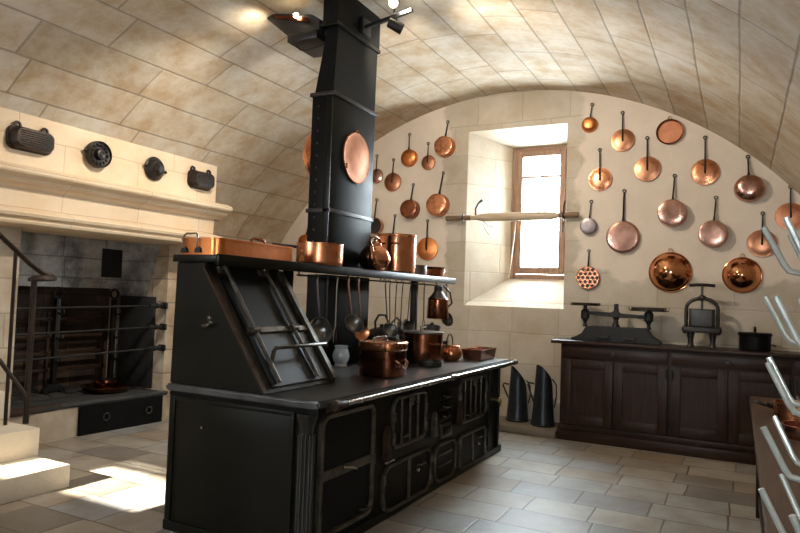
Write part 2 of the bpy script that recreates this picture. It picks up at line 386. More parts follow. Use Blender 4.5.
# wall behind the camera; openings added, sized for the sun patch and sky fill
RW = [(-5.25, -4.05, 2.27, 2.66), (.12, .74, 1.3, 2.0)]
bm = bmesh.new()
xs = [-6.9]+[v for r in RW for v in r[:2]]+[2.0]
for k in range(len(xs)-1):
    x0, x1 = xs[k], xs[k+1]
    if k % 2 == 0: quad((x0, YR, 0), (x1, YR, 0), (x1, YR, 4.4), (x0, YR, 4.4))
    else:
        r = RW[k//2]
        quad((x0, YR, 0), (x1, YR, 0), (x1, YR, r[2]), (x0, YR, r[2])); quad((x0, YR, r[3]), (x1, YR, r[3]), (x1, YR, 4.4), (x0, YR, 4.4))
me = bpy.data.meshes.new('wall_front'); bm.to_mesh(me); bm.free(); me.materials.append(M_BACK)
o = bpy.data.objects.new('wall_front', me); COL.objects.link(o); struct(o)
for k, (x0, x1, z0, z1) in enumerate(RW):
    m = MB(); xm = (x0+x1)/2
    for a in ((x0, x0+.04, z0, z1), (x1-.04, x1, z0, z1), (x0+.04, x1-.04, z0, z0+.04), (x0+.04, x1-.04, z1-.04, z1))+(((xm-.02, xm+.02, z0+.04, z1-.04),) if k else ()): m.box(a[0], a[1], YR-.09, YR-.02, a[2], a[3])
    fr = m.build('window_%d' % (k+2), M_WIN); struct(fr)  # unseen frames around the openings added for light

# wall to the near side of the fireplace and its return
struct(MB().box(-6.7, -5.6, .85, 3.5, 0, 2.0).build('wall_left', M_FLANK, smooth=False))

# ------------------------------------------------------------------ fireplace
fp = thing('fireplace', 'pale stone fireplace with moulded hood over a sooty open hearth', 'fireplace', (-5.6, 4.3, 0))
YE = 5.54
def ln(y, a=-.02): return a*(YE-y)     # the hood leans out of square by a hair
def sweep(prof, y0, y1, name, mat, par, k=-.02):
    m = MB(); A = [m.bm.verts.new((x+k*(YE-y0), y0, z)) for x, z in prof]; B = [m.bm.verts.new((x+k*(YE-y1), y1, z)) for x, z in prof]
    n = len(prof); fs = [m.bm.faces.new(A), m.bm.faces.new(B[::-1])]
    for i in range(n): fs.append(m.bm.faces.new((A[i], B[i], B[(i+1) % n], A[(i+1) % n])))
    bmesh.ops.recalc_face_normals(m.bm, faces=fs)
    return m.build(name, mat, par, ang=25)
hood = sweep([(-6.75, 1.97), (-5.32, 1.97), (-5.30, 2.3), (-5.30, 3.35), (-6.75, 3.35)], .85, YE, 'hood', M_HOOD, fp)
def zs(z, d): return z+d
corn = [(-5.36, 2.24), (-5.285, 2.245), (-5.27, 2.262), (-5.25, 2.275), (-5.215, 2.283), (-5.195, 2.30), (-5.19, 2.318), (-5.175, 2.322), (-5.13, 2.345), (-5.12, 2.36), (-5.12, 2.385), (-5.135, 2.392), (-5.15, 2.40), (-5.20, 2.42), (-5.36, 2.45)]
sweep(corn, .85, YE+.09, 'cornice', M_HOOD, fp)
mant = [(-6.0, 1.935), (-5.27, 1.935), (-5.245, 1.945), (-5.235, 1.965), (-5.25, 1.985), (-5.235, 1.995), (-5.21, 2.005), (-5.20, 2.03), (-5.22, 2.05), (-5.32, 2.075), (-6.0, 2.075)]
sweep(mant, .85, YE+.05, 'mantel_moulding', M_HOOD, fp)
# side wall (facing the camera) with a black oven mouth, and its outer face
m = MB().box(-6.6, -5.62, 5.2, 5.52, 0, 1.95); m.build('side_wall', M_JAMB, fp, smooth=False)
m = MB().prism([(-6.42, 1.95), (-6.42, .31), (-6.05, .31), (-5.98, .7), (-5.95, 1.35), (-5.86, 1.6), (-5.75, 1.95)], 'Y', 5.185, 5.21); m.build('soot_coat', M_SOOT, fp, smooth=False)
m = MB().box(-6.33, -5.78, 5.165, 5.2, .33, 1.345, .006); m.build('oven_mouth', M_HOLESHADE, fp)  # solid slab, the opening's dark depth painted as black colour
# fire back
m = MB().box(-6.7, -6.55, 3.3, 5.4, 0, 2.0); m.build('fire_back', M_FIREBRICK, fp, smooth=False)
m = MB().box(-6.6, -6.3, 3.4, 5.2, 1.42, 1.96)
m.build('upper_back', M_SOOT, fp, smooth=False)
m = MB().box(-6.31, -6.285, 4.87, 5.13, 1.545, 1.865, .004); m.build('flue_niche', M_HOLESHADE, fp)  # solid slab, the niche's inner shade painted black
m = MB().box(-6.3, -6.22, 4.80, 5.17, 1.47, 1.50, .006); m.build('niche_sill', M_SOOT, fp)
m = MB().box(-6.6, -6.0, 3.35, 3.52, .31, 1.96); m.build('near_cheek', M_SOOT, fp, smooth=False)
# hearth
m = MB().prism([(-6.6, 3.3), (-5.66, 3.3), (-5.55, 5.2), (-6.6, 5.2)], 'Z', 0, .28); m.build('hearth_base', M_FLANK, fp, smooth=False)
m = MB().prism([(-6.6, 3.3), (-5.645, 3.3), (-5.535, 5.2), (-6.6, 5.2)], 'Z', .28, .315, .006); m.build('hearth_plate', M_ASH, fp)
m = MB().prism([(-5.617, 4.17), (-5.585, 4.17), (-5.535, 5.14), (-5.567, 5.14)], 'Z', .0, .28, .004); pn = m.build('ash_panel', M_RANGE2, fp)
for yy in (4.45, 4.95):
    m = MB().ring((-5.59+.055*(yy-3.98)+.008, yy, .15), (1, 0, 0), .035, .007); m.build('panel_ring', M_IRON, pn)
MB().prism([(-5.66, 3.98), (-5.595, 3.98), (-5.525, 5.2), (-5.59, 5.2)], 'Z', .30, .322, .004).build('edge_strip', M_GREYIRON, fp)
m = MB().box(-5.68, -5.62, 3.2, 4.0, .27, .33, .01); m.build('hearth_kerb', M_RUST, fp)
m = MB()
for k in range(40):
    m.ball((-6.35+random.random()*.35, 3.6+random.random()*1.3, .315), .02+random.random()*.05, (1.2, 1.3, .5), 8)
ash = m.build('ash', M_ASH, fp); ash['kind'] = 'stuff'
m = MB().cyl((-5.6, 5.52, 2.06), (-5.52, 5.6, 2.06), .012)

# ------------------------------------------------------------------ steps and hand rail
st = thing('stone_steps', 'pale limestone steps in bright sun beside the hearth', 'steps', (-4.9, 2.2, 0))
for k, (x, z0, z1, ye) in enumerate(((-4.24, 0, .163, 3.115), (-4.63, .163, .371, 3.13), (-5.13, .371, .58, 3.2))):
    MB().box(-5.6, x, .9, ye, z0, z1, .008).build('step', M_STEP, st)
rl = thing('stair_railing', 'rusty iron stair railing with curled handrail end beside the steps', 'railing', (-4.9, 3.19, .371))
RX = -4.9
m = MB()
scr = [(RX, 2.2, 2.36), (RX, 2.903, 1.80), (RX, 3.148, 1.60), (RX, 3.20, 1.565)]
m.tube(scr+[(RX+.0, 3.25, 1.535), (RX+.02, 3.30, 1.515), (RX+.05, 3.32, 1.50), (RX+.09, 3.28, 1.495), (RX+.10, 3.20, 1.49), (RX+.06, 3.14, 1.485), (RX, 3.15, 1.48)], [.028]*4+[.03]*3+[.028]*3+[.02], 10, flat=.65)
m.build('handrail', M_RAIL, rl)
MB().tube([(RX, 3.19, .36), (RX, 3.19, 1.48)], .022, 10).build('newel_post', M_RAIL, rl)
for y, zb, zt in ((3.03, .375, 1.68), (2.83, .375, 1.84), (2.60, .37, 2.02)):
    MB().tube([(RX, y, zb), (RX, y, zt)], .014, 8).build('baluster', M_RAIL, rl)
MB().tube([(RX, 2.2, 1.45), (RX, 2.961, .86), (RX, 3.19, .56)], .018, 8).build('lower_rail', M_RAIL, rl)
for z in (1.40, 1.12, .85):
    MB().tube([(RX, 2.2, z+.0), (RX, 2.9, z)], .008, 6).build('wall_bar', M_RAIL, rl)

# ------------------------------------------------------------------ fire irons
AX = -6.2
def andiron(y, label):
    t = thing('andiron', label, 'andiron', (AX, y, .315), 'tall andirons on the hearth')
    m = MB().prism([(y-.13, .315), (y-.10, .315), (y-.05, .36), (y+.05, .36), (y+.10, .315), (y+.13, .315), (y+.12, .37), (y+.06, .43), (y-.06, .43), (y-.12, .37)], 'X', AX-.03, AX+.03, .006); m.build('foot', M_SPIT, t)
    m = MB().box(AX-.025, AX+.025, y-.025, y+.025, .42, 1.30, .004); m.build('upright', M_SPIT, t)
    m = MB().ring((AX, y, 1.36), (1, 0, 0), .05, .014); m.build('ring_finial', M_SPIT, t)
    for z in (.66, .90, 1.16):
        MB().tube([(AX+.02, y, z), (AX+.08, y, z-.03), (AX+.11, y, z), (AX+.10, y, z+.04)], .010, 6).build('hook', M_SPIT, t)
    return t
andiron(4.30, 'tall iron andiron on the hearth, the one nearer the stair railing')
andiron(4.98, 'tall iron andiron on the hearth behind the copper pan')
for k, (z, d, lab) in enumerate(((1.25, 0, 'topmost of the three long iron roasting spits across the fireplace'), (1.02, 0, 'middle one of the three long iron roasting spits across the fireplace'), (.79, .0, 'lowest of the three long iron roasting spits across the fireplace'))):
    t = thing('roasting_spit', lab, 'spit', (-5.62, 4.3, z), 'roasting spits across the fireplace')
    X = -5.62
    MB().tube([(X, 3.46, z-.03), (X, 4.98, z)], .011, 8).build('rod', M_SPIT, t)
    MB().box(X-.02, X+.02, 4.96, 5.20, z-.022, z+.022, .006).box(X-.045, X+.045, 5.15, 5.18, z-.035, z+.035, .006).build('socket', M_SPIT, t)
    MB().ball((X, 5.06, z), .032, (1, .8, 1)).build('pulley', M_SPIT, t)
# logs / grate behind
gt = thing('fire_grate', 'dark iron basket grate against the firebrick at the back of the hearth', 'grate', (-6.4, 4.4, .315))
for z in (.55, .72, .90, 1.08): MB().box(-6.42, -6.39, 3.62, 5.05, z-.015, z+.015, .003).build('crossbar', M_RUST, gt)
for y in (3.65, 4.35, 5.02): MB().box(-6.42, -6.39, y-.014, y+.014, .315, 1.15, .003).build('upright', M_RUST, gt)

def handle_path(pts): return pts
# shallow copper pan with bail on the hearth
t = thing('hearth_pan', 'shallow copper pan with inner dish standing on the hearth plate', 'pan', (-6.0, 4.77, .315))
t_c = V((-6.0, 4.77, .315))
MB().lathe([(0, 0), (.17, 0), (.205, .02), (.235, .06), (.245, .062), (.246, .07), (.232, .07), (.20, .028), (.17, .012), (0, .012)], t_c, seg=40).build('body', M_COPD, t)
MB().lathe([(0, .02), (.10, .02), (.125, .05), (.13, .10), (.136, .10), (.138, .108), (.12, .108), (.115, .05), (0, .035)], t_c, seg=32).build('inner_dish', M_COPD, t)

# ------------------------------------------------------------------ moulds on the hood
def hx(y): return -5.30-.02*(YE-y)
def oblong_mould(yc, zc, w, h, label, mat, knobs):
    x = hx(yc); t = thing('oblong_mould', label, 'mould', (x, yc, zc), 'dark moulds on the hood')
    P = rrect(-w/2, w/2, -h/2, h/2, h*.33, 6); m = MB()
    prev = None; fs = []
    for sc, d in ((1, 0), (1, .018), (.97, .026), (.90, .03), (.84, .085), (.78, .10), (.70, .102)):
        ring = [m.bm.verts.new((x+d, yc+(p[0])*sc if sc > .9 else yc+math.copysign(max(0, abs(p[0])-(1-sc)*h*.9), p[0]), zc+p[1]*sc)) for p in P]
        if prev:
            for i in range(len(P)): fs.append(m.bm.faces.new((prev[i], ring[i], ring[(i+1) % len(P)], prev[(i+1) % len(P)])))
        prev = ring
    fs.append(m.bm.faces.new(prev)); bmesh.ops.recalc_face_normals(m.bm, faces=fs)
    m.build('body', mat, t)
    m = MB()
    for k in range(7): m.box(x+.098, x+.108, yc-w*.33, yc+w*.33, zc-h*.28+k*h*.09, zc-h*.28+k*h*.09+h*.035, .002)
    m.build('ribbing', mat, t)
    for s in (-1, 1): MB().ring((x+.02, yc+s*knobs*w, zc+h*.5+.005), (1, 0, 0), .024, .012, 16, 6).build('lug', mat, t)
def round_mould(yc, zc, R, label, mat, kind):
    x = hx(yc); t = thing('round_mould', label, 'mould', (x, yc, zc), 'dark moulds on the hood')
    if kind: pr = [(R*.9, 0), (R, .02), (R*1.02, .03), (R*.99, .075), (R*.93, .08), (R*.88, .06), (R*.6, .05), (R*.42, .05), (R*.36, .09), (R*.2, .095), (0, .085)]
    else: pr = [(R*.9, 0), (R, .01), (R, .022), (R*.88, .03), (R*.80, .055), (R*.62, .075), (R*.5, .07), (R*.36, .09), (R*.3, .11), (0, .115)]
    MB().lathe(pr, (x, yc, zc), (1, 0, 0), 40).build('body', mat, t)
    if kind:
        m = MB()
        for k in range(14):
            a = 2*PI*k/14; m.ball((x+.055, yc+R*.70*math.cos(a), zc+R*.70*math.sin(a)), R*.12, (1, 1, 1), 8)
        m.build('fluting', M_MOLDK, t)
    for s in (-1, 1): MB().ball((x+.035, yc+s*R*1.02, zc-s*R*.12), .018, (1, 1.2, 1), 10).build('lug', mat, t)
oblong_mould(3.36, 2.655, .40, .20, 'wide oblong brown mould with two lugs, on hood at the railing end', M_MOLD, .3)
round_mould(3.99, 2.665, .124, 'round fluted black mould with bumps around its bowl on the pale hood', M_MOLDK, 1)
round_mould(4.655, 2.66, .122, 'round plain black stepped mould on the pale hood', M_MOLDK, 0)
oblong_mould(5.28, 2.65, .35, .20, 'small brown embossed mould with two lugs, on hood nearest the flue', M_MOLD, .34)

# ------------------------------------------------------------------ kitchen range
rg = thing('kitchen_range', 'long black cast iron cooking range with steel rail in the middle of the room', 'range', (-2.55, 4.5, 0))
X0, X1, Y0, Y1, ZT = -3.05, -2.03, 2.9, 6.06, .872
MB().box(X0, X1, Y0+.015, Y1, .05, ZT-.035, .006).build('body', M_RANGE, rg)
MB().box(X0-.015, X1+.02, Y0-.012, Y1+.015, 0, .06, .006).build('plinth', M_RANGE, rg)
m = MB().prism([(X0-.03, 2.87), (X1+.0, 2.87), (X1+.055, 2.90), (X1+.07, 2.96), (X1+.07, 6.16), (X0-.03, 6.16)], 'Z', ZT-.04, ZT, .01); m.build('worktop', M_TOP, rg)
m = MB().prism([(X0-.01, 2.885), (X1+.0, 2.885), (X1+.04, 2.915), (X1+.045, 2.97), (X1+.045, 6.12), (X0-.01, 6.12)], 'Z', ZT-.075, ZT-.04, .006); m.build('worktop_moulding', M_RANGE2, rg)
# near end panel with stiles
ep = MB().box(X0+.04, X1-.10, Y0-.004, Y0+.03, .06, .79, .004).build('end_panel', M_RANGE, rg)
m = MB()
m.box(X0-.005, X0+.04, Y0-.012, Y0+.03, .06, .80, .004)
m.box(X1-.115, X1-.095, Y0-.012, Y0+.03, .06, .80, .004)
m.box(X0+.04, X1-.115, Y0-.010, Y0+.03, .775, .80, .004)
m.build('end_panel_frame', M_RANGE, rg)
MB().cyl((-2.78, Y0-.02, .64), (-2.78, Y0+.01, .64), .008).build('rivet', M_STEEL, ep)
# near corner column
m = MB().lathe([(0, .06), (.055, .06), (.055, .10), (.045, .12), (.042, .70), (.045, .74), (.058, .77), (.060, .80), (0, .80)], (X1-.03, Y0+.02, 0), seg=20)
for k in range(12):
    a = 2*PI*k/12; m.cyl((X1-.03+.042*math.cos(a), Y0+.02+.042*math.sin(a), .13), (X1-.03+.042*math.cos(a), Y0+.02+.042*math.sin(a), .69), .008, seg=6)
m.build('corner_column', M_COLUMN, rg)
# handrail along the front
XR = X1+.10; ZR = .842
rail = MB().tube([(XR, 3.06, ZR), (XR, 4.62, ZR)], .016, 12).tube([(XR, 4.62, ZR), (XR, 6.2, ZR)], .016, 12).build('front_rail', M_STEEL, rg)
m = MB()
m.lathe([(0, 0), (.03, 0), (.034, .03), (.024, .06), (.022, .12), (.02, .13), (0, .13)], (XR, 2.98, ZR), (0, 1, 0), 16)
m.tube([(X1, 3.0, .80), (X1+.05, 3.0, .815), (XR, 3.0, ZR)], .014)
m.build('rail_bracket', M_RUST, rail)
for y in (4.62, 6.18):
    MB().cyl((XR, y-.035, ZR), (XR, y+.035, ZR), .024).tube([(X1, y, .80), (X1+.05, y, .815), (XR, y, ZR)], .011).build('rail_bracket', M_STRAP, rail)
XF = X1+.004
def strap_loop(m, y0, y1, z0, z1, r=.04, w=.024):
    P = rrect(y0, y1, z0, z1, r, 4); m.tube([(XF+.006, p[0], p[1]) for p in P], w/2, 8, closed=True, flat=.75)
def door(name, y0, y1, z0, z1, bands=(), vert=(), r=.05, w=.03, mat=M_RANGE2):
    d = MB().prism(rrect(y0, y1, z0, z1, r, 4), 'X', XF-.006, XF+.006).build(name, mat, rg)
    m = MB(); strap_loop(m, y0, y1, z0, z1, r, w)
    for z in bands: m.box(XF, XF+.016, y0, y1, z-w*.6, z+w*.6, .003)
    for y in vert: m.box(XF, XF+.016, y-w*.45, y+w*.45, z0, z1, .003)
    m.build('strap_frame', M_STRAP, d)
    return d
def hinge(par, y, z): MB().cyl((XF+.018, y, z-.03), (XF+.018, y, z+.03), .013, seg=10).build('hinge', M_STRAP, par)
def knobat(par, y, z, r=.014, mat=M_STEEL): MB().lathe([(0, 0), (.007, 0), (.007, .02), (r, .028), (r*.9, .042), (0, .046)], (XF+.012, y, z), (1, 0, 0), 12).build('knob', mat, par)
def pull(par, y, z, w=.05): MB().tube([(XF+.01, y-w, z), (XF+.035, y-w*.9, z), (XF+.035, y+w*.9, z), (XF+.01, y+w, z)], .006, 6).build('pull_handle', M_STRAP, par)
def gridpanel(y0, y1, z0, z1, ny, nm='firebox_door'):
    d = MB().prism(rrect(y0, y1, z0, z1, .05, 4), 'X', XF-.006, XF+.004).build(nm, M_RANGE2, rg)
    m = MB(); strap_loop(m, y0, y1, z0, z1, .06, .036)
    for k in range(1, ny): y = y0+(y1-y0)*k/ny; m.box(XF, XF+.014, y-.011, y+.011, z0, z1, .003)
    m.build('strap_frame', M_STRAP, d)
    m = MB()
    for k in range(5):
        a = 2*PI*k/5; m.ball((XF+.02, (y0+y1)/2+.028*math.cos(a), z1-.03+.028*math.sin(a)), .016, (.6, 1, 1), 8)
    m.ball((XF+.025, (y0+y1)/2, z1-.03), .015, (1, 1, 1), 8).build('rosette', M_STRAP, d)
    for z in (z0+.07, z1-.12):
        for y in (y0+.0, y1-.0): hinge(d, y, z)
    return d
dA = door('oven_door', 3.0, 3.57, .11, .765, bands=(.44,), r=.06, w=.046)
MB().tube([(XF+.02, 3.22, .455), (XF+.05, 3.27, .45), (XF+.055, 3.31, .435), (XF+.03, 3.34, .42)], .011, 8).build('latch', M_STEEL, dA)
for z in (.2, .47, .68): hinge(dA, 3.0, z)
hinge(dA, 3.575, .43); pull(dA, 3.48, .155, .04)
lt = MB().prism([(3.69, .39), (3.80, .39), (3.80, .40), (3.775, .42), (3.77, .56), (3.745, .61), (3.715, .56), (3.715, .42), (3.69, .40)], 'X', XF, XF+.04, .006).build('damper_lever', M_RUST, rg)
MB().box(XF, XF+.05, 3.68, 3.81, .375, .392, .004).build('damper_shelf', M_STEEL, lt)
dB = gridpanel(3.84, 4.34, .44, .765, 4); pull(dB, 4.0, .50); knobat(dB, 4.12, .72)
dBl = door('ash_door', 3.73, 4.46, .045, .335, vert=(4.10,), r=.09, w=.038)
for z in (.10, .26): hinge(dBl, 3.73, z); hinge(dBl, 4.46, z)
knobat(dBl, 4.16, .24, .016); pull(dBl, 4.28, .255, .05)
lt = MB().prism([(4.43, .41), (4.54, .41), (4.515, .44), (4.505, .55), (4.485, .60), (4.465, .55), (4.455, .44)], 'X', XF, XF+.04, .006).build('damper_lever', M_STRAP, rg)
for z0, z1 in ((.575, .645), (.655, .725), (.50, .565)):
    d = MB().box(XF-.004, XF+.008, 4.60, 4.84, z0, z1, .004).build('damper_drawer', M_RANGE2, rg)
    MB().tube([(XF+.01, 4.66, z0+.035), (XF+.028, 4.69, z0+.022), (XF+.028, 4.75, z0+.022), (XF+.01, 4.78, z0+.035)], .006, 6).build('pull_handle', M_STRAP, d)
d = MB().box(XF-.004, XF+.010, 4.63, 4.85, .36, .47, .004).build('vent_plate', M_STRAP, rg)
MB().box(XF+.010, XF+.014, 4.66, 4.82, .385, .445, .003).build('vent_slot', M_RANGE2, d)
dC = door('soot_door', 4.53, 4.94, .045, .325, r=.09, w=.038); MB().box(XF, XF+.016, 4.60, 4.86, .15, .165, .003).box(XF, XF+.016, 4.60, 4.86, .235, .25, .003).build('strap', M_STRAP, dC)
dD = gridpanel(5.0, 5.62, .42, .765, 5); pull(dD, 5.2, .47); knobat(dD, 5.35, .72)
lt = MB().prism([(4.94, .42), (5.03, .42), (5.01, .45), (5.0, .58), (4.985, .62), (4.97, .58), (4.96, .45)], 'X', XF, XF+.04, .006).build('damper_lever', M_RUST, rg)
dDl = door('ash_door', 5.02, 5.62, .045, .31, vert=(5.32,), r=.06, w=.038)
for z in (.10, .25): hinge(dDl, 5.02, z); hinge(dDl, 5.62, z)
knobat(dDl, 5.38, .2, .014); pull(dDl, 5.46, .24, .04)
for y in (5.72, 5.98): MB().box(XF-.004, XF+.014, y-.02, y+.02, .06, .79, .004).build('pilaster', M_RANGE, rg)
MB().tube([(X1, 5.8, .52), (X1+.07, 5.8, .52), (X1+.09, 5.83, .50), (X1+.07, 5.86, .46)], .012, 8).ball((X1+.08, 5.80, .53), .02).build('water_tap', M_BRASS, rg)

# warming cabinet with sloping front on the near end of the top
wp = [(-3.082, ZT+.001), (-3.07, 1.611), (-2.83, 1.611), (-2.83, 1.59), (-2.33, ZT+.001)]
wc = MB().prism(wp, 'Y', 2.905, 3.61, .006).build('warming_cupboard', M_RANGE, rg)
def sl(t, y, off=0):
    d = V((.5, 0, -.715)); nrm = V((.715, 0, .5)).normalized()
    return V((-2.83, y, 1.59))+d*t+nrm*off
def slbar(y0, y1, t0, t1, off, th, name, mat, par, wd=None):
    m = MB(); c = []
    for t in (t0, t1):
        for y in (y0, y1):
            for o_ in (off, off+th): c.append(m.bm.verts.new(sl(t, y, o_)))
    idx = [(0, 1, 3, 2), (4, 6, 7, 5), (0, 4, 5, 1), (2, 3, 7, 6), (0, 2, 6, 4), (1, 5, 7, 3)]
    fs = [m.bm.faces.new([c[i] for i in f]) for f in idx]; bmesh.ops.recalc_face_normals(m.bm, faces=fs)
    return m.build(name, mat, par)
MB().bar(V((-2.83, 2.9, 1.585)), V((-2.335, 2.9, .88)), .035, .012, (0, 1, 0)).build('edge_strip', M_RUST, wc)
d1 = slbar(2.975, 3.51, .09, .53, .0, .008, 'upper_flap', M_RANGE2, wc)
d2 = slbar(2.975, 3.53, .56, .96, .0, .008, 'lower_flap', M_BLUED, wc)
slbar(3.565, 3.605, .02, .98, 0, .03, 'side_rib', M_STRAP, wc)
slbar(2.975, 3.56, .515, .555, 0, .02, 'cross_strap', M_STRAP, wc)
for y in (3.03, 3.41):
    MB().tube([sl(.02, y, .03), sl(.54, y, .026), sl(.94, y, .022)], .013, 8).build('lifting_rod', M_STRAP, wc)
    MB().box(-2.86, -2.80, y-.05, y+.05, 1.545, 1.592, .004).ball(sl(.02, y, .03), .022).build('rod_bracket', M_STRAP, wc)
    MB().cyl(sl(.54, y-.03, .026), sl(.54, y+.03, .026), .024, seg=12).build('rod_joint', M_STRAP, wc)
MB().tube([sl(.80, 3.06, .0), sl(.73, 3.06, .06), sl(.715, 3.08, .07), sl(.715, 3.60, .07), sl(.73, 3.61, .06)], .012, 10).build('flap_handle', M_STRAP, wc)
MB().ball((-2.78, 2.905, 1.28), .02, (1, .6, 1)).build('side_stud', M_STRAP, wc)
MB().tube([(-2.80, 2.9, 1.24), (-2.80, 2.87, 1.235), (-2.76, 2.865, 1.24), (-2.74, 2.88, 1.26)], .009).build('side_catch', M_STRAP, wc)
# plate shelf over the back of the range
SX0, SX1, SZ0, SZ1 = -3.07, -2.70, 1.600, 1.656
sh = MB().box(SX0, SX1, 2.87, 6.45, SZ0+.012, SZ1, .004).build('plate_shelf', M_RANGE, rg)
MB().box(SX1-.02, SX1+.008, 2.865, 6.455, SZ0-.006, SZ1+.004, .006).build('shelf_lip', M_RANGE, sh)
MB().tube([(-2.745, 3.7, 1.572), (-2.745, 6.35, 1.572)], .007, 8).build('hanging_rod', M_IRON, sh)
for y in (3.72, 4.9, 6.33): MB().cyl((-2.745, y, 1.565), (-2.745, y, 1.62), .006, seg=6).build('rod_hanger', M_IRON, sh)
for y in (3.80, 5.88): MB().box(-2.93, -2.87, y-.03, y+.03, ZT, 1.62, .006).build('shelf_post', M_RANGE, rg)
MB().box(-3.06, -3.0, 3.61, 6.1, ZT, .96, .006).build('back_upstand', M_RANGE, rg)

# ------------------------------------------------------------------ flue
fl = thing('flue', 'tall black riveted sheet iron flue rising from the range to the vault', 'flue', (-2.99, 4.62, ZT))
GX0, GX1, GY0, GY1 = -3.10, -2.895, 4.28, 4.965
MB().box(-3.075, GX1, GY0, GY1, ZT+.002, 1.599, .004).build('flue_base', M_DUCT, fl)
MB().box(GX0, GX1, GY0, GY1, 1.657, 3.06, .012).build('lower_duct', M_DUCT, fl)
m = MB(); A = [(GX0+.015, GY0+.01), (GX1-.005, GY0+.01), (GX1-.005, GY1-.01), (GX0+.015, GY1-.01)]; B = [(-3.0, GY0+.04), (GX1-.002, GY0+.04), (GX1-.002, GY1-.005), (-3.0, GY1-.005)]
va = [m.bm.verts.new((x, y, 3.05)) for x, y in A]; vb = [m.bm.verts.new((x, y, 3.64)) for x, y in B]
fs = [m.bm.faces.new((va[i], va[(i+1) % 4], vb[(i+1) % 4], vb[i])) for i in range(4)]; fs += [m.bm.faces.new(va[::-1]), m.bm.faces.new(vb)]
bmesh.ops.recalc_face_normals(m.bm, faces=fs); m.build('tapered_duct', M_DUCT, fl)
MB().box(-3.03, GX1+.01, GY0, GY1+.015, 3.63, 4.0, .01).build('top_duct', M_DUCT, fl)
for z, s_ in ((2.113, .012), (3.06, .014), (3.635, .006)):
    x0, x1, y0, y1 = (GX0, GX1, GY0, GY1) if z < 3.2 else (-3.03, GX1+.01, GY0, GY1+.015)
    m = MB()
    for a in ((x0-s_, x1+s_, y0-s_, y0+.004), (x0-s_, x1+s_, y1-.004, y1+s_), (x0-s_, x0+.004, y0+.004, y1-.004), (x1-.004, x1+s_, y0+.004, y1-.004)): m.box(*a, z-.016, z+.016, .003)
    m.build('collar', M_IRON if z < 3.2 else M_RANGE, fl)
for k in range(13): MB().ball((-3.03, GY0-.002, 1.76+k*.1), .010, (1, .5, 1), 8).build('rivet', M_IRON, fl)
MB().box(GX1-.055, GX1, GY0-.012, GY0+.005, 1.67, 3.04, .003).build('seam_strip', M_RANGE, fl)

# discs hung on the flue
PX, PY, PZ = GX1+.005, 4.66, 2.605
t = thing('copper_platter', 'large brushed round copper platter hung flat on the flue face', 'platter', (PX, PY, PZ))
MB().lathe([(0, .024), (.12, .022), (.195, .014), (.208, .016), (.216, .009), (.211, 0), (0, 0)], (PX-.005, PY, PZ), (1, 0, 0), 48).build('disc', M_COPB, t)
MB().ring((PX, PY, PZ+.22), (1, 0, 0), .02, .004, 16, 6).build('hanging_ring', M_COPW, t)
MB().tube([(PX+.012, PY-.19, PZ-.085), (PX+.03, PY-.195, PZ-.085), (PX+.03, PY-.195, PZ-.12), (PX+.012, PY-.19, PZ-.12)], .006, 6).build('rivet', M_COP, t)
BX, BY, BZ = GX0-.001, 4.58, 2.62
t = thing('copper_basin', 'deep copper basin hung on the hidden side of the flue, half in view', 'basin', (BX, BY, BZ))
MB().lathe([(.25, .0), (.26, .012), (.25, .02), (.245, .07), (.22, .125), (.165, .17), (.09, .20), (0, .21)], (BX, BY, BZ), (-1, 0, 0), 40).build('bowl', M_COPW, t)
MB().ring((BX-.008, BY, BZ+.265), (1, 0, 0), .02, .004, 16, 6).build('hanging_ring', M_COPW, t)

# ------------------------------------------------------------------ spotlights
fl_ = thing('floodlight', 'dark rectangular floodlight fixed under the vault beside the flue', 'floodlight', (-3.2, 4.3, 3.5))
hs = MB().prism([(-3.53, 3.765), (-3.49, 3.80), (-3.05, 3.72), (-2.96, 3.66), (-2.96, 3.54), (-3.25, 3.54)], 'Y', 4.14, 4.5, .008).build('housing', M_BLACKPLASTIC, fl_)
MB().prism([(-3.46, 3.775), (-3.10, 3.70), (-3.06, 3.65), (-3.10, 3.655), (-3.40, 3.735)], 'Y', 4.12, 4.142, .003).build('reflector', M_COPD, fl_)
MB().box(-3.27, -2.97, 4.11, 4.5, 3.50, 3.575, .008).build('ballast_box', M_BLACKPLASTIC, fl_)
MB().ball((-3.18, 4.10, 3.715), .022).build('lamp', M_LAMP, fl_)
MB().tube([(-3.24, 4.2, 3.50), (-3.19, 4.19, 3.455), (-3.11, 4.19, 3.44), (-3.02, 4.2, 3.46), (-2.94, 4.22, 3.49)], .006, 6).build('cable', M_BLACKPLASTIC, fl_)
MB().box(-2.98, -2.90, 4.20, 4.40, 3.545, 3.63, .004).build('bracket', M_BLACKPLASTIC, fl_)

fl_.location += V((-.105, .16, .035))
tr = thing('track_light', 'black ceiling track with two spotlight heads on the window side of the flue', 'track light', (-2.5, 4.45, 3.66))
MB().bar((-2.80, 4.52, 3.66), (-2.27, 4.42, 3.69), .028, .03).build('track', M_BLACKPLASTIC, tr)
MB().box(-2.80, -2.755, 4.46, 4.6, 3.60, 3.74, .004).build('bracket', M_BLACKPLASTIC, tr)
def head(p, d, name='spot_head'):
    p = V(p); d = V(d).normalized()
    h = MB().lathe([(0, -.07), (.035, -.07), (.04, -.06), (.045, .06), (.040, .06), (.036, .02), (0, .02)], p, d, 16).build(name, M_BLACKPLASTIC, tr)
    MB().lathe([(0, .03), (.035, .03), (.035, .024), (0, .024)], p, d, 16).build('lens', M_LAMP, h)
    return h
H1 = V((-2.42, 4.43, 3.585)); H2 = V((-2.45, 4.44, 3.80))
MB().cyl((-2.42, 4.44, 3.60), (-2.42, 4.44, 3.68), .008).build('stem', M_BLACKPLASTIC, tr)
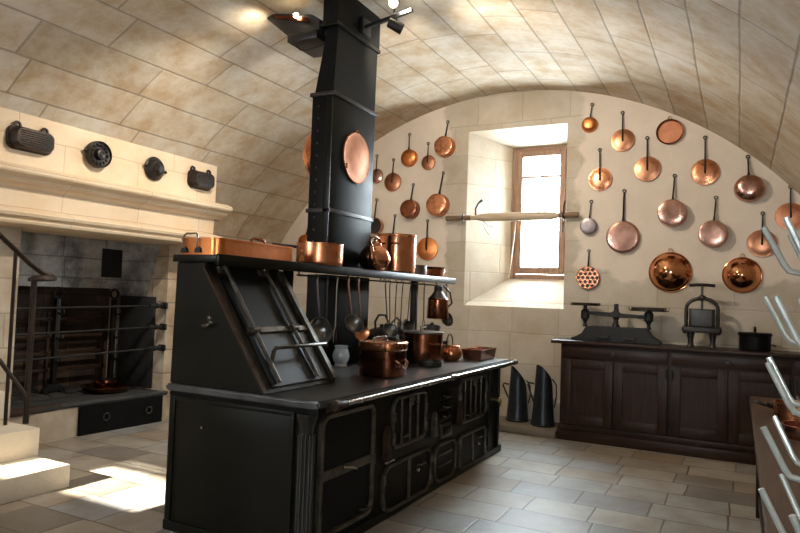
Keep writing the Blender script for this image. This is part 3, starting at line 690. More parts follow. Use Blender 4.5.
MB().cyl((-2.45, 4.45, 3.66), (-2.45, 4.45, 3.79), .008).build('stem', M_BLACKPLASTIC, tr)
head(H1, (.65, .5, -.35)); head(H2, (.25, -.75, -.55))
DT = V((-.095, .16, .075)); tr.location += DT; H1 = H1+DT; H2 = H2+DT

# ------------------------------------------------------------------ things on the shelf
SZ = SZ1+.001
CXS = -2.92
t = thing('fish_kettle', 'long orange copper fish kettle on the shelf above the warming cupboard', 'fish kettle', (CXS, 3.40, SZ))
KX0, KX1, KY0, KY1 = -3.065, -2.735, 2.90, 3.66
P = rrect(KY0, KY1, KX0, KX1, .06, 8)
m = MB(); m.prism([(p[1], p[0]) for p in P], 'Z', SZ, SZ+.088); m.build('body', M_COPO, t)
P2 = rrect(KY0-.005, KY1+.005, KX0-.005, KX1+.005, .065, 8)
lid = MB().prism([(p[1], p[0]) for p in P2], 'Z', SZ+.088, SZ+.104, .004).build('lid', M_COPO, t)
MB().tube([(-2.90, 3.38, SZ+.10), (-2.90, 3.385, SZ+.135), (-2.90, 3.41, SZ+.145), (-2.90, 3.49, SZ+.145), (-2.90, 3.515, SZ+.135), (-2.90, 3.52, SZ+.10)], .009, 8).build('lid_handle', M_COPD, lid)
hd = MB().tube([(-3.0, KY0+.0, SZ+.03), (-3.0, KY0-.015, SZ+.05), (-3.0, KY0-.015, SZ+.115), (-2.985, KY0-.01, SZ+.128), (-2.905, KY0-.01, SZ+.128), (-2.89, KY0-.015, SZ+.115), (-2.89, KY0-.015, SZ+.05), (-2.89, KY0, SZ+.03)], .006, 8).build('swing_handle', M_STEEL, t)
for x in (-3.0, -2.89): MB().prism([(x-.03, SZ+.012), (x+.03, SZ+.012), (x+.022, SZ+.04), (x, SZ+.05), (x-.022, SZ+.04)], 'Y', KY0-.012, KY0+.002, .003).build('handle_plate', M_MOLDK, t)

def vessel(prof_o, th=.004):
    """closed profile with an inner wall: outer profile (r,h) from base centre to rim"""
    inner = [(max(0, r-th), h+(th if i == 0 or r < prof_o[-1][0]*.5 else 0)) for i, (r, h) in enumerate(prof_o)]
    return prof_o+inner[::-1]
def pot(name, label, cat, c, R, h, mat, par=None, lining=M_TIN, group=None, belly=None):
    t = thing(name, label, cat, c, group)
    pr = belly or [(0, 0), (R*.94, 0), (R*.985, .012), (R, .03), (R, h-.006), (R+.006, h-.004), (R+.006, h)]
    MB().lathe(pr+[(R-.004, h), (R-.004, .02), (0, .018)], c, seg=44).build('body', mat, t)
    return t
c = V((-2.835, 4.095, SZ))
t = pot('round_saucepan', 'wide low copper saucepan on shelf in front of the flue', 'saucepan', c, .178, .168, M_COPW)
MB().tube([c+V((-.15, -.06, .14)), c+V((-.33, -.16, .155))], .012).build('handle', M_IRON, t)
m = MB()
for dy in (-.02, .02): m.ball(c+V((.172*math.cos(.5), .172*math.sin(-.5)+dy+.15, .10)), .006)
# copper kettle
c = V((-2.757, 4.80, SZ)); K = .90
t = thing('copper_kettle', 'round bellied copper kettle with side spout on shelf next to flue', 'kettle', c)
MB().lathe([(r*K, h*K) for r, h in [(0, 0), (.085, 0), (.10, .008), (.135, .05), (.15, .10), (.148, .14), (.125, .19), (.09, .225), (.062, .24), (.06, .25), (0, .25)]], c, seg=40).build('body', M_COP, t)
lid = MB().lathe([(r*K, h*K) for r, h in [(.064, .25), (.062, .258), (.04, .272), (.015, .28), (.012, .29), (.018, .30), (0, .31)]], c, seg=24).build('lid', M_COP, t)
MB().tube([c+V(p)*K for p in [(.05, -.12, .09), (.07, -.165, .12), (.07, -.18, .18), (.07, -.195, .23), (.07, -.22, .245)]], [.034, .028, .019, .015, .016], 12).build('spout', M_COPW, t)
MB().tube([c+V(p)*K for p in [(0, -.085, .225), (0, -.10, .27), (0, -.085, .305), (0, -.03, .32), (0, .03, .32), (0, .085, .305), (0, .10, .27), (0, .085, .225)]], .009, 8).build('bail_handle', M_COPD, t)
# stock pot
c = V((CXS, 5.50, SZ))
t = pot('stock_pot', 'tall straight copper stock pot on the shelf beside the kettle', 'stock pot', c, .19, .375, M_COP)
for s in (-1, 1):
    MB().tube([c+V((s*.10, -.155, .27)), c+V((s*.10+.02, -.19, .28)), c+V((s*.10+.06*-s, -.205, .285)), c+V((s*.04, -.17, .27))], .008).build('lug_handle', M_COPD, t)
MB().ring(c+V((0, 0, .36)), (0, 0, 1), .192, .006, 40, 6).build('rim_band', M_COPW, t)
# flared shallow pan
c = V((CXS, 6.20, SZ))
t = pot('flared_pan', 'low flared dark copper pan at window end of the shelf', 'pan', c, .20, .105, M_COPD, belly=[(0, 0), (.15, 0), (.165, .008), (.205, .105)])
MB().tube([c+V((.0, -.15, .07)), c+V((0, -.24, .085)), c+V((0, -.27, .085))], .010, 8).build('handle', M_IRON, t)
c2 = V((CXS+.05, 5.83, SZ))
t = pot('small_pan', 'small plain dark saucepan on the shelf between stock pot and flared pan', 'saucepan', c2, .11, .105, M_TARN)

# ------------------------------------------------------------------ things on the worktop
ZW = ZT+.001
# blue-white jug
c = V((-2.90, 4.62-.55, ZW))
c = V((-2.815, 4.42, ZW))
t = thing('stoneware_jar', 'small pale blue glazed jar on the worktop under the ladle', 'jar', c)
MB().lathe([(0, 0), (.045, 0), (.05, .006), (.046, .02), (.062, .05), (.068, .085), (.060, .12), (.050, .14), (.052, .15), (.058, .165), (.052, .165), (.045, .15), (.045, .14), (.055, .1), (0, .03)], c, seg=32).build('body', M_PORC, t)
# round covered casserole
c = V((-2.265, 4.12, ZW))
t = thing('braising_pan', 'large covered rounded square copper braising pan with flat lid on the near worktop', 'braising pan', c)
def rr_loft(levels, r, name, mat, par):
    m = MB(); prev = None; fs = []
    for half, z in levels:
        P = rrect(-half, half, -half, half, max(.02, r*half/.14), 8); ring = [m.bm.verts.new(c+V((p[0], p[1], z))) for p in P]
        if prev is None: fs.append(m.bm.faces.new(ring[::-1]))
        else:
            for i in range(len(P)): fs.append(m.bm.faces.new((prev[i], prev[(i+1) % len(P)], ring[(i+1) % len(P)], ring[i])))
        prev = ring
    fs.append(m.bm.faces.new(prev)); bmesh.ops.recalc_face_normals(m.bm, faces=fs)
    return m.build(name, mat, par)
rr_loft([(.125, 0), (.138, .006), (.142, .02), (.142, .185), (.146, .19)], .07, 'body', M_COPD, t)
lid = rr_loft([(.148, .19), (.151, .196), (.149, .232), (.154, .236), (.154, .243), (.149, .247), (.140, .243)], .07, 'lid', M_COPW, t)
MB().tube([c+V((-.03, -.10, .24)), c+V((-.03, -.095, .266)), c+V((-.03, -.04, .272)), c+V((-.03, .06, .272)), c+V((-.03, .115, .266)), c+V((-.03, .12, .24))], .010, 8, flat=.6).build('lid_handle', M_STEEL, lid)
MB().tube([c+V((.138, -.07, .12)), c+V((.165, -.068, .105)), c+V((.17, -.03, .07)), c+V((.17, .03, .07)), c+V((.165, .068, .105)), c+V((.138, .07, .12))], .008, 8).build('side_handle', M_COPP, t)
# big stock pot with pale lid
c = V((-2.47, 5.22, ZW))
t = thing('cooking_pot', 'tall dark copper cooking pot with flat pale lid behind the braising pan', 'pot', c)
MB().lathe([(0, 0), (.15, 0), (.168, .012), (.172, .03), (.172, .25), (.177, .255), (0, .255)], c, seg=48).build('body', M_COPD, t)
lid = MB().lathe([(.18, .256), (.182, .268), (.17, .274), (.0, .278)], c, seg=44).build('lid', M_TIN, t)
MB().tube([c+V((0, -.06, .275)), c+V((0, -.055, .31)), c+V((0, .055, .31)), c+V((0, .06, .275))], .008).build('lid_handle', M_STEEL, lid)
MB().tube([c+V((.13, -.10, .17)), c+V((.17, -.14, .175)), c+V((.20, -.09, .175)), c+V((.17, -.03, .17))], .008).build('side_handle', M_COPD, t)
# shallow base pan in front of it
c = V((-2.29, 4.98, ZW))
t = pot('shallow_pan', 'very shallow dark round pan in front of the tall cooking pot', 'pan', c, .105, .045, M_IRON, lining=M_TIN)
# round copper bowl lid / small pan next
c = V((-2.35, 5.58, ZW))
t = thing('round_pot', 'small bulging copper pot with arched iron bail beside the cooking pot', 'pot', c)
MB().lathe([(0, 0), (.06, 0), (.085, .02), (.098, .06), (.09, .10), (.07, .125), (.078, .135), (.07, .14), (0, .14)], c, seg=36).build('body', M_COPW, t)
MB().tube([c+V((-.02, -.08, .11))]+[c+V((-.02, -.075*math.cos(a), .14+.10*math.sin(a))) for a in [PI*k/10 for k in range(11)]]+[c+V((-.02, .08, .11))], .006, 8).build('bail_handle', M_IRON, t)
# green-ish lid pan behind
c = V((-2.585, 5.73, ZW))
t = pot('lidded_saucepan', 'greenish copper saucepan with pale lid behind the bulging pot', 'saucepan', c, .125, .155, M_COPD)
MB().lathe([(.13, .156), (.132, .168), (0, .178)], c, seg=36).build('lid', M_TIN, t)
# rectangular pan
t = thing('roasting_pan', 'oblong copper roasting pan at the window end of the worktop', 'roasting pan', (-2.20, 5.83, ZW))
m = MB(); x0, x1, y0, y1, h = -2.30, -2.10, 5.70, 6.12, .10
b0 = [(x0+.015, y0+.02), (x1-.015, y0+.02), (x1-.015, y1-.02), (x0+.015, y1-.02)]; tp = [(x0, y0), (x1, y0), (x1, y1), (x0, y1)]; tin = [(x0+.006, y0+.006), (x1-.006, y0+.006), (x1-.006, y1-.006), (x0+.006, y1-.006)]
v0 = [m.bm.verts.new((x, y, ZW)) for x, y in b0]; v1 = [m.bm.verts.new((x, y, ZW+h)) for x, y in tp]; v2 = [m.bm.verts.new((x, y, ZW+h)) for x, y in tin]; v3 = [m.bm.verts.new((x, y, ZW+.006)) for x, y in b0]
fs = [m.bm.faces.new(v0[::-1]), m.bm.faces.new(v3)]
for A, B in ((v0, v1), (v1, v2), (v2, v3)):
    for i in range(4): fs.append(m.bm.faces.new((A[i], A[(i+1) % 4], B[(i+1) % 4], B[i])))
bmesh.ops.recalc_face_normals(m.bm, faces=fs); m.build('body', M_COPP, t)
MB().tube([(x, y, ZW+h) for x, y in tp], .005, 6, closed=True).build('rolled_rim', M_COPP, t)
# black kettle
c = V((-2.86, 5.15, ZW))
t = thing('iron_kettle', 'dark iron kettle with arched handle behind the braising pan, next to the flue', 'kettle', c)
MB().lathe([(0, 0), (.14, 0), (.165, .03), (.175, .14), (.16, .22), (.10, .27), (.07, .28), (.02, .29), (.014, .30), (.02, .315), (0, .322)], c, seg=32).build('body', M_IRON, t)
MB().tube([c+V((.05, -.13, .14)), c+V((.07, -.20, .20)), c+V((.07, -.23, .28))], [.03, .022, .014], 10).build('spout', M_IRON, t)
MB().tube([c+V((0, -.10, .25)), c+V((0, -.12, .34)), c+V((0, -.06, .40)), c+V((0, .06, .40)), c+V((0, .12, .34)), c+V((0, .10, .25))], .010).build('handle', M_IRON, t)
c = V((-2.88, 5.475, ZW))
t = thing('iron_kettle', 'dark iron kettle with pale arched handle beside the shelf post', 'kettle', c)
MB().lathe([(0, 0), (.11, 0), (.135, .03), (.14, .14), (.125, .21), (.08, .25), (.02, .26), (.014, .275), (0, .285)], c, seg=32).build('body', M_IRON, t)
MB().tube([c+V((0, -.10, .23)), c+V((0, -.10, .32)), c+V((0, 0, .37)), c+V((0, .10, .32)), c+V((0, .10, .23))], .010).build('handle', M_TIN, t)
def canister(nm, x, y, r, h, mat, lab):
    c = V((x, y, ZW)); t = thing(nm, lab, 'canister', c)
    MB().lathe([(0, 0), (r, 0), (r, h), (r*1.04, h), (r*1.04, h+.02), (r*.7, h+.03), (0, h+.035)], c, seg=28).build('body', mat, t)
    MB().lathe([(0, h+.033), (.015, h+.035), (.02, h+.05), (0, h+.055)], c, seg=14).build('knob', M_TIN, t)
canister('tin_canister', -2.86, 3.83, .10, .24, M_DARKTIN, 'dark tin canister on the worktop beside the warming cupboard')
canister('storage_canister', -2.90, 5.715, .085, .30, M_TIN, 'pale metal canister behind the tall cooking pot')
canister('storage_canister', -2.74, 5.98, .085, .27, M_GREYIRON, 'grey metal canister on the worktop under the coffee pot')

# coffee pot hanging from the shelf edge
c = V((-2.69, 6.0, 1.235))
t = thing('coffee_pot', 'brown broad bodied coffee pot with dark neck hanging from the window end of the shelf', 'coffee pot', c)
MB().lathe([(0, 0), (.108, 0), (.112, .008), (.103, .19), (.109, .195), (.10, .205), (0, .205)], c, seg=28).build('body', M_COPD, t)
MB().lathe([(.10, .203), (.06, .25), (.042, .275), (.044, .32), (.036, .33), (0, .335)], c, seg=28).build('neck', M_IRON, t)
MB().tube([c+V((.06, .07, .10)), c+V((.08, .17, .16)), c+V((.06, .16, .27)), c+V((.02, .09, .33)), c+V((0, .03, .32))], .010, 8).build('handle', M_IRON, t)
MB().tube([c+V((0, -.09, .07)), c+V((0, -.14, .10)), c+V((0, -.17, .12))], [.018, .012, .010], 10).build('spout', M_IRON, t)
MB().tube([c+V((0, 0, .33)), c+V((-.02, .0, .35)), (-2.735, 6.0, 1.604)], .006, 6).build('hanging_hook', M_IRON, t)

# ------------------------------------------------------------------ utensils on the hanging rod
XU = -2.73
def utensil(name, y, ztip, label, cat, mat, kind, r=.006, lean=0.0, head=None, hr=.04):
    t = thing(name, label, cat, (XU, y, 1.572), 'utensils hanging under the shelf')
    y1 = y+lean
    MB().tube([(XU-.015, y, 1.575), (XU-.008, y, 1.588), (XU+.006, y, 1.588), (XU+.012, y, 1.57), (XU+.005, y, 1.54), (XU+.005, y+lean*.3, 1.45), (XU+.01, y1, ztip)], [r*.7]*4+[r, r, r], 8).build('handle', mat, t)
    c = V((XU+.01, y1, ztip))
    hm = head or mat
    if kind == 'ladle':
        MB().lathe([(0, -hr*.75), (hr*.5, -hr*.65), (hr*.85, -hr*.3), (hr, .0), (hr*.97, .0), (hr*.8, -hr*.27), (hr*.45, -hr*.6), (0, -hr*.7)], c+V((.04, -.01, -hr*.9)), (.75, -.35, .55), 28).build('bowl', hm, t)
    elif kind == 'skimmer':
        MB().lathe([(0, -.012), (hr*.6, -.008), (hr, .004), (hr, .008), (hr*.6, -.003), (0, -.007)], c+V((.012, 0, -hr*.95)), (1, -.9, .1), 28).build('bowl', hm, t)
    elif kind == 'fork':
        for s in (-1, 1): MB().tube([c, c+V((0, s*.018, -.03)), c+V((0, s*.02, -.12))], .004, 6).build('tine', hm, t)
    elif kind == 'spoon':
        MB().ball(c+V((0, 0, -hr)), hr, (.3, .75, 1.1)).build('bowl', hm, t)
    elif kind == 'strainer':
        MB().lathe([(0, -hr*.9), (hr*.6, -hr*.75), (hr*.95, -hr*.3), (hr, 0), (hr*.96, 0), (hr*.9, -hr*.3), (hr*.5, -hr*.7), (0, -hr*.82)], c+V((.02, 0, -hr)), (.9, -.3, .25), 28).build('bowl', hm, t)
    return t
utensil('strainer', 3.92, 1.28, 'broad grey strainer hanging next to the warming cupboard', 'strainer', M_PEWTER, 'strainer', .006, .04, M_PEWTER, .10)
utensil('basting_spoon', 4.05, 1.16, 'dark iron basting spoon hanging at the flue corner', 'spoon', M_IRON, 'spoon', .006, 0, M_PEWTER, .045)
utensil('steel_fork', 4.185, 1.20, 'slim bright steel fork hanging before the flue', 'fork', M_STEEL, 'fork', .005, -.01)
utensil('ladle', 4.345, 1.30, 'big grey ladle with reddish copper handle hanging before the flue', 'ladle', M_COPP, 'ladle', .010, .05, M_PEWTER, .085)
utensil('skimmer', 4.50, 1.20, 'copper skimmer with reddish handle hanging next to the big ladle', 'skimmer', M_COPP, 'skimmer', .009, .05, M_COPW, .062)
utensil('ladle', 4.95, 1.22, 'grey ladle with thin iron handle hanging just past the flue', 'ladle', M_IRON, 'ladle', .006, .05, M_PEWTER, .075)
utensil('toasting_fork', 5.03, 1.15, 'thin dark fork hanging second past the flue', 'fork', M_IRON, 'fork', .005, .02)
utensil('basting_spoon', 5.16, 1.20, 'thin handled iron spoon hanging third past the flue', 'spoon', M_RUST, 'spoon', .005, -.02, M_IRON, .04)
utensil('toasting_fork', 5.28, 1.18, 'thin reddish fork hanging fourth past the flue', 'fork', M_RUST, 'fork', .005, -.03)
utensil('skimmer', 5.44, 1.22, 'thin handled iron skimmer hanging fifth past the flue', 'skimmer', M_IRON, 'skimmer', .005, -.05, M_IRON, .05)
utensil('basting_spoon', 5.58, 1.18, 'slim leaning spoon hanging sixth past the flue', 'spoon', M_RUST, 'spoon', .005, -.07, M_PEWTER, .04)
utensil('wire_hook', 5.74, 1.24, 'dark iron hooked wire hanging against the shelf post', 'hook', M_IRON, 'fork', .006, .0)
utensil('strainer', 6.28, 1.30, 'round black strainer hanging past the coffee pot', 'strainer', M_IRON, 'strainer', .005, .02, M_IRON, .075)

# ------------------------------------------------------------------ copper on the back wall
def wall_item(kind, name, label, cat, cx, cz, R, hx_, hz_, mat, mat2=M_IRON, D=.08):
    y = YB
    t = thing(name, label, cat, (cx, y, cz), 'copper pans on the back wall')
    A = (0, -1, 0); c = V((cx, y, cz)); e = V((hx_, y, hz_)); d = (e-c); L = d.length; d.normalize()
    def P(s, depth): return c+d*s+V((0, -depth, 0))
    hw = max(.015, R*.15); R *= .95
    if kind != 'basin' and kind != 'tart' and mat2 is M_IRON: mat2 = M_HANDLE
    if kind == 'lid':
        MB().lathe([(0, .0), (R*.5, .0), (R, .010), (R, .018), (R*.985, .022), (R*.94, .022), (R*.75, .030), (R*.5, .035), (R*.25, .0375), (0, .038)], c, A, 48).build('disc', mat, t)
        m = MB().tube([P(-R*.12, .036), P(R*.15, .046), P(R*.8, .040), P(R*1.1, .026), P(L*.75, .018), P(L-.022, .014)], [hw*.9, hw, hw*.8, hw*.75, hw*.7, hw*.6], 8, flat=.45)
        m.ring(P(L-.008, .014), A, .016, .0055, 16, 6); m.build('handle', mat2, t)
        m = MB()
        for s in (-.05, .12): m.ball(P(R*s, .05), .007, (1, .6, 1), 8)
        m.build('rivets', mat, t)
    elif kind in ('pan', 'bowlpan'):
        if kind == 'pan': pr = [(R*1.0, .0), (R*1.02, .004), (R*1.0, .010), (R*.985, D*.6), (R*.97, D*.86), (R*.93, D*.97), (R*.86, D), (R*.45, D*1.02), (0, D*1.015)]
        else: pr = [(R*.96, .0), (R*1.02, .004), (R*1.0, .014), (R*1.0, D*.4), (R*.92, D*.75), (R*.72, D*.97), (R*.4, D*1.05), (0, D*1.06)]
        MB().lathe(pr, c, A, 48).build('body', mat, t)
        m = MB().tube([P(R*.99, D*.35), P(R*1.12, D*.42), P(R*1.35, D*.36), P(L*.8, .02), P(L-.022, .014)], [hw*1.25, hw, hw*.75, hw*.7, hw*.6], 8, flat=.5)
        m.ring(P(L-.008, .014), A, .016, .0055, 16, 6); m.build('handle', mat2, t)
    elif kind == 'open':
        MB().lathe([(0, .0), (R*.88, .0), (R*.95, .01), (R, D), (R*1.05, D), (R*1.05, D+.004), (R*.97, D+.004), (R*.9, .012)], c, A, 44).build('body', mat, t)
        MB().lathe([(R*.96, D), (R*.9, .012), (0, .010)], c, A, 44).build('lining', M_DARKTIN, t)
        m = MB().tube([P(R*.99, D*.8), P(R*1.15, D*.9), P(L*.8, .03), P(L-.022, .014)], [hw*1.2, hw, hw*.7, hw*.6], 8, flat=.5)
        m.ring(P(L-.008, .014), A, .016, .0055, 16, 6); m.build('handle', mat2, t)
    elif kind == 'basin':
        MB().lathe([(R*.86, .0), (R*.99, .004), (R, .012), (R*.985, .018), (R*.955, .016)]+[(R*.94*q, .018+.125*(1-q*q)) for q in (1, .93, .85, .76, .66, .55, .43, .30, .16)]+[(0, .143)], c, A, 56).build('bowl', mat, t)
        MB().ring(c+V((0, -.012, 0)), A, R*.985, .007, 48, 8).build('rolled_rim', mat, t)
        MB().ring(c+V((0, -.012, R+.018)), A, .020, .004, 18, 6).build('hanging_ring', M_BRASS, t)
    elif kind == 'tart':
        MB().lathe([(0, .0), (R*.97, .0), (R, .006), (R, .034), (R*.93, .034), (R*.88, .014), (0, .012)], c, A, 48).build('body', mat, t)
        MB().ring(c+V((0, -.034, 0)), A, R*.965, .008, 48, 8).build('rolled_rim', M_COPD, t)
        MB().ring(c+V((0, -.012, R+.018)), A, .018, .004, 18, 6).build('hanging_ring', M_BRASS, t)
    elif kind == 'dimple':
        MB().lathe([(0, .0), (R*.97, .0), (R, .006), (R, .034), (R*.95, .038), (R*.93, .030), (0, .028)], c, A, 44).build('body', mat, t)
        m = MB(); m2 = MB(); k = 0
        for i in range(-2, 3):
            n = 5-abs(i)
            for j in range(n):
                p = c+V(((j-(n-1)/2)*R*.40, -.029, i*R*.345))
                m.lathe([(R*.175, .002), (R*.165, .009), (R*.14, .009), (R*.13, .003)], p, A, 16); m2.lathe([(R*.15, .0035), (0, .003)], p, A, 14)
        m.build('cup_rims', mat, t); m2.build('cup_hollows', M_DARKTIN, t)
        m = MB().tube([P(R*.99, .02), P(R*1.15, .025), P(L-.022, .014)], [hw*1.2, hw, hw*.6], 8, flat=.5)
        m.ring(P(L-.008, .014), A, .014, .005, 16, 6); m.build('handle', mat2, t)
    return t
W = [
 ('bowlpan', 'saucepan', 'small bright orange saucepan hung highest, near top corner of the window', 'saucepan', -1.521, 3.468, .092, -1.495, 3.707, M_COPO, .07),
 ('lid', 'pan_lid', 'flat copper lid hung at the very top between small saucepan and ring-hung tart tin', 'lid', -1.155, 3.261, .133, -1.164, 3.578, M_COPL, 0),
 ('tart', 'tart_tin', 'round copper tart tin with dark rim and no handle on the back wall', 'tart tin', -.673, 3.311, .142, -.678, 3.471, M_COPB, 0),
 ('lid', 'pan_lid', 'shiny copper lid beside the window, right above the small grey saucepan', 'lid', -1.390, 2.837, .137, -1.401, 3.180, M_COPW, 0),
 ('lid', 'pan_lid', 'golden copper lid with long handle riveted to its middle, below the tart tin', 'lid', -.893, 2.923, .146, -.901, 3.273, M_COPL, 0),
 ('lid', 'pan_lid', 'copper lid with shiny lower edge hung right under the vault joint', 'lid', -.323, 2.856, .145, -.328, 3.231, M_COPW, 0),
 ('bowlpan', 'saute_pan', 'round bottomed gleaming copper pan hung under the slope of the vault', 'pan', .087, 2.664, .147, .069, 3.000, M_COPP, .11),
 ('lid', 'pan_lid', 'dull orange lid hung last on the wall, above the bottle rack', 'lid', .447, 2.371, .142, .446, 2.671, M_COPB, 0),
 ('pan', 'saucepan', 'small grey tarnished saucepan beside the pole end at the window', 'saucepan', -1.506, 2.309, .097, -1.483, 2.596, M_TARN, .07),
 ('pan', 'frying_pan', 'large mirror bright frying pan, biggest handled pan on the back wall', 'frying pan', -1.134, 2.182, .186, -1.130, 2.702, M_COPP, .06),
 ('pan', 'saucepan', 'deep pinkish saucepan above the big copper basin on the back wall', 'saucepan', -.635, 2.430, .153, -.618, 2.844, M_COPP, .12),
 ('dimple', 'snail_pan', 'small copper pan with rows of round hollows above the scale', 'pan', -1.501, 1.728, .136, -1.496, 2.039, M_COP, 0),
 ('basin', 'copper_basin', 'large domed copper basin hung above the scale, bigger of the two', 'basin', -.647, 1.803, .224, -.653, 2.049, M_COPM, 0),
 ('pan', 'saucepan', 'pink copper saucepan hung straight above the black iron press', 'saucepan', -.240, 2.204, .149, -.218, 2.592, M_COPP, .10),
 ('lid', 'pan_lid', 'copper lid hung above the smaller basin at the rack end', 'lid', .204, 2.105, .144, .207, 2.415, M_COPL, 0),
 ('basin', 'copper_basin', 'smaller domed copper basin with bright rim, next to the iron press', 'basin', .029, 1.782, .189, .027, 1.976, M_COPM, 0),
 ('pan', 'saucepan', 'deep copper saucepan hung highest on the flue side of the window', 'saucepan', -3.300, 3.347, .137, -3.278, 3.675, M_COPW, .10),
 ('lid', 'pan_lid', 'small copper lid just below the highest saucepan on the flue side', 'lid', -3.532, 3.165, .101, -3.542, 3.420, M_COPL, 0),
 ('bowlpan', 'saucepan', 'small bright copper pan hung high next to the small lid, flue side', 'saucepan', -3.807, 3.241, .120, -3.815, 3.560, M_COPO, .07),
 ('lid', 'pan_lid', 'brownish copper lid with big rivet plate hung beside the flue', 'lid', -4.039, 2.940, .129, -4.038, 3.242, M_COPL, 0),
 ('lid', 'pan_lid', 'copper lid half hidden behind the flue edge, level with the round platter', 'lid', -4.285, 3.032, .103, -4.293, 3.312, M_COPP, 0),
 ('pan', 'saucepan', 'dark bottomed copper saucepan above the stock pot', 'saucepan', -3.757, 2.567, .131, -3.736, 2.897, M_COPD, .10),
 ('pan', 'saucepan', 'big copper saucepan at pole end on the flue side of the window', 'saucepan', -3.366, 2.609, .150, -3.319, 3.028, M_COPW, .11),
 ('open', 'saucepan', 'open copper saucepan showing dark inside, half behind the flue', 'saucepan', -4.254, 2.360, .110, -4.273, 2.723, M_COPW, .08),
 ('lid', 'pan_lid', 'large orange lid hung just above the flared pan', 'lid', -3.507, 2.059, .154, -3.516, 2.425, M_COPO, 0),
 ('pan', 'saucepan', 'copper saucepan mostly hidden behind the tall stock pot', 'saucepan', -4.011, 2.095, .135, -3.986, 2.502, M_COPD, .08),
 ('bowlpan', 'saucepan', 'copper pan hung by the fireplace end, behind the low shelf saucepan', 'saucepan', -5.400, 2.158, .117, -5.331, 2.511, M_COPO, .07),
]
for k, nm, lab, cat, cx, cz, R, hx_, hz_, mat, D in W: wall_item(k, nm, lab, cat, cx, cz, R, hx_, hz_, mat, M_IRON, D)

# ------------------------------------------------------------------ pole across the window
t = thing('window_pole', 'pale thick bodied wooden pole held across the window by iron hooks', 'pole', (-2.42, 7.36, 2.435))
YP = 7.37
MB().lathe([(0, 0), (.026, 0), (.028, .01), (.028, .35), (.030, .40), (.046, .46), (.052, .55), (.052, 1.22), (.046, 1.32), (.032, 1.38), (.030, 1.40)], (-3.22, YP, 2.432), (1, 0, 0), 24).build('body', M_BEAM, t)
MB().cyl((-3.23, YP, 2.432), (-2.90, YP, 2.432), .0315, seg=20).build('pole_end', M_BEAMD, t)
MB().cyl((-1.83, YP, 2.437), (-1.61, YP, 2.437), .0315, seg=20).build('pole_end', M_BEAMD, t)
for x in (-3.0, -1.775):
    MB().ring((x, YP, 2.434), (1, 0, 0), .040, .010, 20, 8).box(x-.015, x+.015, YP+.03, YB+.002, 2.42, 2.45, .003).build('hook_bracket', M_IRON, t)
MB().tube([(-2.84, YP, 2.46), (-2.835, YP-.02, 2.54), (-2.80, YP-.03, 2.60), (-2.75, YP-.03, 2.64)], [.012, .012, .012, .018], 8).build('curved_hook', M_IRON, t)
MB().tube([(-2.74, YP, 2.39), (-2.68, YP-.01, 2.33), (-2.60, YP-.02, 2.31)], .004, 6).tube([(-2.75, YP, 2.39), (-2.72, YP-.01, 2.30), (-2.66, YP-.01, 2.22)], .003, 6).tube([(-3.05, YP, 2.40), (-3.05, YP-.01, 2.33)], .006, 6).build('cord', M_GREYIRON, t)
MB().tube([(-1.775, YP, 2.46), (-1.775, YP, 2.53), (-1.76, YP, 2.60)], .009, 6).build('latch', M_IRON, t)

# ------------------------------------------------------------------ cabinet
CB0, CB1, CF, CBK = -1.68, 1.25, 6.985, 7.44
cab = thing('low_cabinet', 'long dark oak cabinet with drawers and panelled doors under the copper pans', 'cabinet', (-.2, 7.2, 0))
MB().box(CB0, CB1, CF+.02, CBK, .001, 1.0, .004).build('carcass', M_OAK, cab)
MB().box(CB0-.10, CB1+.05, CF-.04, CBK, 1.005, 1.042, .008).build('top', M_OAKX, cab)
MB().box(CB0-.01, CB1, CF-.055, CF+.03, .001, .105, .008).box(CB0-.01, CB1, CF-.012, CF+.03, .105, .16, .004).build('plinth', M_OAKX, cab)
secs = [(-1.655, -.615), (-.585, .43), (.46, 1.2)]
for a, b in secs:
    dr = MB().box(a, b, CF-.004, CF+.022, .862, .985, .005).build('drawer', M_OAKX, cab)
    MB().lathe([(0, 0), (.008, 0), (.008, .012), (.024, .02), (.02, .036), (0, .04)], ((a+b)/2, CF-.004, .925), (0, -1, 0), 16).build('knob', M_IRON, dr)
    mid = (a+b)/2
    for x0, x1, hs in ((a, mid-.004, 0), (mid+.004, b, 1)):
        d = MB().box(x0+.085, x1-.085, CF+.004, CF+.02, .25, .77).build('door', M_OAK, cab)
        m = MB()
        m.box(x0, x0+.09, CF-.006, CF+.022, .165, .845, .004).box(x1-.09, x1, CF-.006, CF+.022, .165, .845, .004)
        m.box(x0+.09, x1-.09, CF-.006, CF+.022, .165, .265, .004).box(x0+.09, x1-.09, CF-.006, CF+.022, .755, .845, .004)
        m.build('door_frame', M_OAK, d)
        xh = x1-.012 if hs else x0+.012
        for z in (.26, .76): MB().cyl((xh, CF-.012, z-.05), (xh, CF-.012, z+.05), .008, seg=8).build('hinge', M_IRON, d)
        if hs == 0: MB().cyl((x1-.045, CF-.007, .52), (x1-.045, CF-.004, .52), .010, seg=10).build('keyhole', M_IRON, d)
ZC = 1.043
